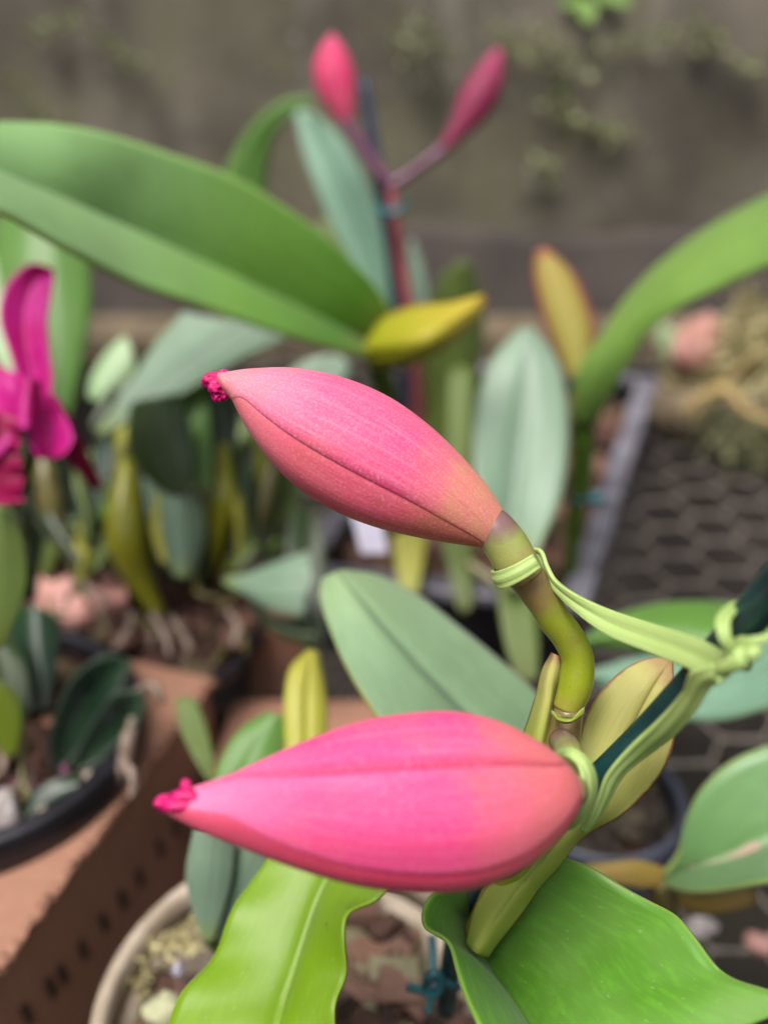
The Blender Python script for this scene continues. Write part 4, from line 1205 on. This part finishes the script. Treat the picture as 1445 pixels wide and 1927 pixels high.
def ruffle(cx, cy, d, across, outw, n, amp, layers, mat):
    """crumpled lip tip showing between the sepals: across and outw are pixel vectors"""
    def f(holder):
        V, F = [], []
        for ly in range(layers):
            nu, nv = 60, 9
            b = len(V)
            lift = (ly - (layers - 1) / 2) * 0.0011
            sc_ = 1 - 0.12 * ly
            for j in range(nv):
                t = j / (nv - 1)
                for i in range(nu):
                    s = i / (nu - 1) - 0.5
                    w_ = math.sin(s * n * 2 * math.pi + ly * 1.9 + 1.6 * math.sin(s * 7 + ly * 2.1)) + 0.7 * noise.noise(Vector((s * 9, t * 3, ly * 5.0)))
                    x = cx + across[0] * s * sc_ + outw[0] * t * (1 - 1.2 * s * s) * sc_ + w_ * across[0] * 0.05 * t
                    y = cy + across[1] * s * sc_ + outw[1] * t * (1 - 1.2 * s * s) * sc_ + w_ * across[1] * 0.05 * t
                    z = d + lift - amp * w_ * (0.25 + 0.75 * t) - 0.0014 * math.cos(s * 3) + 0.0004 * noise.noise(Vector((s * 14, t * 6, ly)))
                    V.append(P(x, y, z))
            F += [tuple(b + k for k in f_) for f_ in grid_faces(nu, nv)]
        o = mesh_obj('lip', V, F, mat, holder)
        o.modifiers.new('thickness', 'SOLIDIFY').thickness = 0.00025
    return f

def crumple(lumps, mat):
    """crumpled lip margin: overlapping folded lobes at pixel positions"""
    def f(holder):
        V, F = [], []
        for k, (x, y, d, rp, sx, sy) in enumerate(lumps):
            c = P(x, y, d)
            r0 = rp * d / F_PX
            nu, nv = 28, 20
            b = len(V)
            for j in range(nv):
                th = math.pi * j / (nv - 1)
                for i in range(nu):
                    a = 2 * math.pi * i / nu
                    n = Vector((math.sin(th) * math.cos(a), math.sin(th) * math.sin(a), math.cos(th)))
                    q = n * 1.5 + Vector((k * 3.7, 0, 0))
                    rid = 1 - 1.7 * abs(noise.noise(q))
                    V.append(c + (RGT * (n.x * sx) + UPV * (n.z * sy) - FWD * (n.y * 0.9)) * (r0 * (0.66 + 0.42 * rid)))
            F += [tuple(b + q for q in f_) for f_ in grid_faces(nu, nv, True)]
        mesh_obj('lip', V, F, mat, holder)
    return f

# upper bud
Zu = 0.1785
bud(fg, [(412, 702, Zu - 0.001), (470, 694), (550, 693), (640, 710), (730, 747), (800, 795), (862, 852), (915, 912), (951, 966, Zu + 0.001)],
    [(436, 752, Zu - 0.001), (462, 802), (504, 862), (560, 917), (632, 962), (705, 991), (780, 1010), (846, 1022), (902, 1030, Zu + 0.001)],
    [(434, 748, Zu - 0.004), (520, 812), (640, 882), (760, 942), (850, 990), (904, 1018, Zu - 0.004)],
    MAT['sepal'], MAT['lip'], MAT['sepal_low'], lip=crumple([(402, 716, Zu - 0.0003, 18, 1.25, 0.85), (396, 720, Zu + 0.001, 15, 1.2, 0.8), (408, 728, Zu - 0.0006, 18, 1.0, 1.0), (411, 742, Zu, 15, 0.9, 1.1), (424, 740, Zu, 15, 1.0, 0.9), (422, 724, Zu + 0.0005, 23, 1, 1.2)], MAT['lip']), nv=70)
# lower bud, nearer the lens
Zl = 0.146
bud(fg, [(322, 1496, Zl), (360, 1482), (430, 1458), (520, 1418), (640, 1370), (740, 1347), (850, 1340), (940, 1358), (1015, 1396), (1060, 1430), (1086, 1468, Zl + 0.006)],
    [(318, 1533, Zl), (370, 1560), (450, 1592), (560, 1631), (680, 1662), (800, 1673), (890, 1664), (970, 1634), (1035, 1584), (1072, 1540), (1088, 1500, Zl + 0.006)],
    [(330, 1510, Zl - 0.01), (450, 1490), (560, 1474), (700, 1456), (850, 1446), (960, 1446), (1085, 1462, Zl - 0.004)],
    MAT['sepal_hot'], MAT['lip'], None, MAT['sepal_shade'], 70, lip=crumple([(318, 1511, Zl + 0.0005, 20, 1.5, 0.85), (336, 1514, Zl - 0.0008, 20, 1.7, 0.75), (352, 1500, Zl - 0.0006, 20, 1.8, 0.75), (350, 1482, Zl + 0.0005, 13, 0.9, 1.3)], MAT['lip']), nv=70)

# stems
tube(fg, [(915, 975, Zu + 0.0005), (932, 998, Zu + 0.0005), (952, 1026, Zu + 0.0008), (973, 1061, Zu + 0.001), (990, 1086, Zu + 0.0015)], [33, 39, 41.5, 40, 35.5], MAT['ovary'], 'ovary', 40, 36)
tube(fg, [(986, 1080, Zu + 0.0015), (1000, 1100), (1022, 1132), (1043, 1165), (1070, 1202), (1086, 1240), (1082, 1290), (1066, 1336, Zu + 0.004)], [36.2, 33.5, 31.5, 31, 30.5, 31, 32, 27], MAT['pedicel'], 'pedicel', 50, 36)
tube(fg, [(1070, 1330, Zu + 0.004), (1062, 1375, Zu + 0.004), (1050, 1420, Zu + 0.004), (1020, 1500, Zu + 0.006), (960, 1640, Zu + 0.012), (905, 1760, Zu + 0.018)], [27, 31, 33, 34, 34, 34], MAT['pedicel'], 'peduncle', 40, 30)
tube(fg, [(1056, 1395, Zu + 0.001), (1066, 1408, Zu - 0.006), (1074, 1440, Zu - 0.014), (1078, 1482, Zl + 0.012), (1070, 1486, Zl + 0.004)], [24, 25, 27, 32, 30], MAT['ovary'], 'pedicel', 30, 26)
# bract collar at the node
leaf(fg, [(1036, 1336, Zu - 0.0005), (1052, 1350, Zu - 0.003), (1076, 1352, Zu - 0.004), (1100, 1330, Zu - 0.001)], [(1040, 1345, Zu - 0.001), (1054, 1356, Zu - 0.0035), (1074, 1357, Zu - 0.0042), (1094, 1346, Zu - 0.002)],
     [(1044, 1350, Zu + 0.001), (1056, 1362, Zu - 0.002), (1072, 1362, Zu - 0.0025), (1086, 1354, Zu)], leafmat('bract_green', C(136, 150, 52), edge=C(176, 182, 100)), 'bract', nu=9, nv=20, thick=0.0008, bulge=0.12)
# opened sheath
leaf(fg, [(1042, 1230, Zu + 0.007), (1024, 1262), (1012, 1310), (998, 1355), (984, 1400), (985, 1470, Zu + 0.010)], [(1046, 1232, Zu + 0.004), (1036, 1270), (1030, 1320), (1020, 1370), (1010, 1420), (1005, 1480, Zu + 0.002)],
     [(1056, 1240, Zu + 0.007), (1060, 1262), (1042, 1300), (1036, 1350), (1030, 1410), (1025, 1485, Zu + 0.006)], MAT['sheath'], 'sheath', nv=40, thick=0.0006, bulge=0.08)
leaf(fg, [(1264, 1236, Zu + 0.014), (1205, 1246), (1140, 1288), (1108, 1340), (1088, 1400), (1050, 1470), (985, 1560), (905, 1690), (880, 1775, Zu + 0.012)],
     [(1266, 1238, Zu + 0.013), (1222, 1300), (1190, 1360), (1155, 1430), (1110, 1500), (1050, 1580), (990, 1650), (930, 1730), (893, 1790, Zu + 0.008)],
     [(1268, 1242, Zu + 0.012), (1266, 1320), (1262, 1400), (1226, 1476), (1165, 1530), (1085, 1580), (1045, 1630), (980, 1710), (915, 1800, Zu + 0.012)], MAT['sheath'], 'sheath', nv=70, nu=25, thick=0.0006, bulge=0.10, wave=0.0007, wfreq=5)
# right big leaf
leaf(fg, [(880, 1668, 0.192), (812, 1676, 0.188), (792, 1712), (800, 1750, 0.182), (842, 1784), (858, 1830), (876, 1880), (900, 1940), (940, 2040, 0.160)],
     [(882, 1772, 0.212), (890, 1790, 0.208), (905, 1806), (925, 1832, 0.200), (948, 1868), (975, 1905), (1000, 1945), (1030, 1990), (1080, 2070, 0.172)],
     [(1060, 1612, 0.190), (1100, 1634, 0.186), (1160, 1660), (1215, 1685), (1268, 1722, 0.176), (1310, 1772), (1352, 1818), (1410, 1852), (1520, 1890, 0.158)], g_fore, nv=70, nu=31, bulge=0.045, crease=0.8, wave=0.0008, wfreq=2.4, thick=0.0007, seed=50)
# left lime leaf
leaf(fg, [(520, 1600, 0.215), (470, 1662, 0.212), (432, 1740), (385, 1825), (335, 1890), (312, 1945), (300, 2040, 0.190)], [(640, 1620, 0.214), (610, 1680), (585, 1750), (562, 1820), (540, 1890), (525, 1950), (510, 2040, 0.190)],
     [(760, 1650, 0.20), (715, 1690), (662, 1718), (654, 1770), (650, 1830), (636, 1890), (634, 1960), (640, 2040, 0.185)], g_lime, nv=60, nu=25, bulge=0.05, wave=0.0009, wfreq=3, thick=0.0007, seed=51)
# grey-green centre leaf
leaf(fg, [(612, 1092, 0.276), (606, 1130, 0.270), (622, 1190), (652, 1258), (690, 1325), (735, 1390), (800, 1450, 0.222)], [(630, 1082, 0.273), (668, 1130), (715, 1190), (775, 1258), (840, 1325), (900, 1385), (960, 1440, 0.235)],
     [(650, 1080, 0.278), (715, 1092, 0.285), (790, 1132, 0.288), (865, 1190), (935, 1245), (1000, 1302), (1050, 1380, 0.252)], leafmat('centre_leaf', C(130, 160, 120), C(138, 164, 116), C(116, 150, 112), edge=C(160, 168, 90), vein=C(80, 104, 84), rough=0.42, transl=0.15), nv=50, nu=21, bulge=0.04, seed=52)
tube(fg, [(905, 1775, 0.210), (930, 1850, 0.22), (950, 1930, 0.235), (960, 2010, 0.25)], [36, 40, 42, 36], MAT['cane'], 'pseudobulb', 30, 24)
tube(fg, [(660, 1640, 0.222), (600, 1760, 0.24), (590, 1900, 0.25), (590, 2000, 0.262)], [26, 30, 34, 28], MAT['cane'], 'pseudobulb', 30, 24)
tube(fg, [(990, 1440, 0.235), (960, 1560, 0.245), (940, 1760, 0.255), (950, 1960, 0.265)], [26, 28, 30, 26], MAT['cane'], 'pseudobulb', 30, 24)

# ------------------------------------------------------------------ stake and ties
so = tube(None, [(1560, 1000, 0.128), (1470, 1092, 0.136), (1400, 1172, 0.144), (1310, 1272, 0.155), (1215, 1375, 0.165), (1120, 1468, 0.172), (1010, 1575, 0.180), (890, 1695, 0.204), (852, 1790, 0.235), (840, 1900, 0.252)],
          [44, 40, 36, 30, 27, 25, 25, 24, 20, 18], MAT['stake'], 'plant_stake', 70, 28)
tag(so, 'slanting dark green plastic stake beside the foreground buds', 'stake')

t1 = thing('plant_tie', 'pale green strap tying the upper bud stem to the dark green stake', 'tie', P(1375, 1235, 0.145))
bpy.context.view_layer.update()
ribbon(t1, [(1001, 1043, Zu - 0.0052), (968, 1062, Zu - 0.0056), (940, 1073, Zu - 0.0035), (927, 1074, Zu + 0.0005), (938, 1064, Zu + 0.0048), (972, 1046, Zu + 0.0062), (1003, 1032, Zu + 0.0052), (1018, 1038, Zu + 0.003), (1028, 1064, Zu + 0.001), (1044, 1092, Zu - 0.001), (1085, 1120, Zu - 0.006), (1150, 1148, 0.168), (1230, 1174, 0.160), (1310, 1200, 0.150), (1355, 1222, 0.1435), (1386, 1246, 0.140)],
       [(1016, 1069, Zu - 0.0052), (984, 1090, Zu - 0.0056), (952, 1106, Zu - 0.0035), (936, 1102, Zu + 0.0005), (948, 1090, Zu + 0.005), (980, 1072, Zu + 0.0064), (1004, 1050, Zu + 0.006), (1014, 1054, Zu + 0.0045), (1022, 1086, Zu + 0.003), (1040, 1110, Zu + 0.0005), (1078, 1148, Zu - 0.005), (1136, 1192, 0.168), (1210, 1224, 0.160), (1284, 1254, 0.150), (1326, 1274, 0.1435), (1352, 1284, 0.140)], MAT['tie'], 'strap', 120)
ribbon(t1, [(1398, 1262, 0.146), (1372, 1232, 0.1385), (1352, 1205, 0.137), (1346, 1172, 0.1385), (1362, 1146, 0.142), (1396, 1128, 0.148), (1430, 1122, 0.155)], [(1412, 1248, 0.147), (1388, 1222, 0.1385), (1374, 1202, 0.137), (1372, 1176, 0.1375), (1384, 1156, 0.141), (1410, 1142, 0.148), (1438, 1136, 0.156)], MAT['tie'], 'stake_loop', 40)
tube(t1, [(1350, 1268, 0.141), (1372, 1252, 0.1385), (1394, 1240, 0.1375), (1408, 1222, 0.1385), (1396, 1208, 0.141), (1376, 1216, 0.1425), (1368, 1240, 0.141)], [12, 17, 19, 17, 13, 12, 10], MAT['tie'], 'knot', 40, 16, 0.0005)
ribbon(t1, [(1386, 1206, 0.139), (1412, 1200, 0.1365), (1438, 1196, 0.136), (1470, 1172, 0.137)], [(1392, 1226, 0.138), (1416, 1216, 0.136), (1442, 1208, 0.1355), (1476, 1186, 0.137)], MAT['tie'], 'tail', 24)
tube(t1, [(1400, 1236, 0.1375), (1418, 1228, 0.136), (1430, 1216, 0.136)], [14, 14, 8], MAT['tie'], 'knot', 16, 14, 0.0004)
t2 = thing('plant_tie', 'pale green strap running down the stake and looped behind the lower bud', 'tie', P(1120, 1520, 0.165))
bpy.context.view_layer.update()
ribbon(t2, [(1344, 1248, 0.1405), (1300, 1262, 0.1425), (1284, 1300, 0.147), (1240, 1352, 0.153), (1182, 1408, 0.159), (1140, 1458, 0.163), (1124, 1500, 0.165), (1108, 1538, 0.167), (1090, 1560, 0.170)],
       [(1356, 1282, 0.141), (1336, 1292, 0.144), (1306, 1340, 0.149), (1272, 1378, 0.155), (1226, 1412, 0.161), (1176, 1452, 0.164), (1148, 1496, 0.167), (1128, 1532, 0.169), (1104, 1562, 0.172)], MAT['tie'], 'strap', 60)
ribbon(t2, [(1040, 1424, 0.170), (1052, 1413, 0.162), (1078, 1411, 0.1575), (1104, 1430, 0.156), (1119, 1464, 0.156), (1116, 1504, 0.157), (1100, 1536, 0.159), (1078, 1556, 0.163)],
       [(1044, 1436, 0.170), (1056, 1428, 0.161), (1070, 1428, 0.156), (1086, 1442, 0.154), (1094, 1470, 0.153), (1092, 1506, 0.154), (1080, 1532, 0.157), (1062, 1552, 0.162)], MAT['tie'], 'stem_loop', 44)
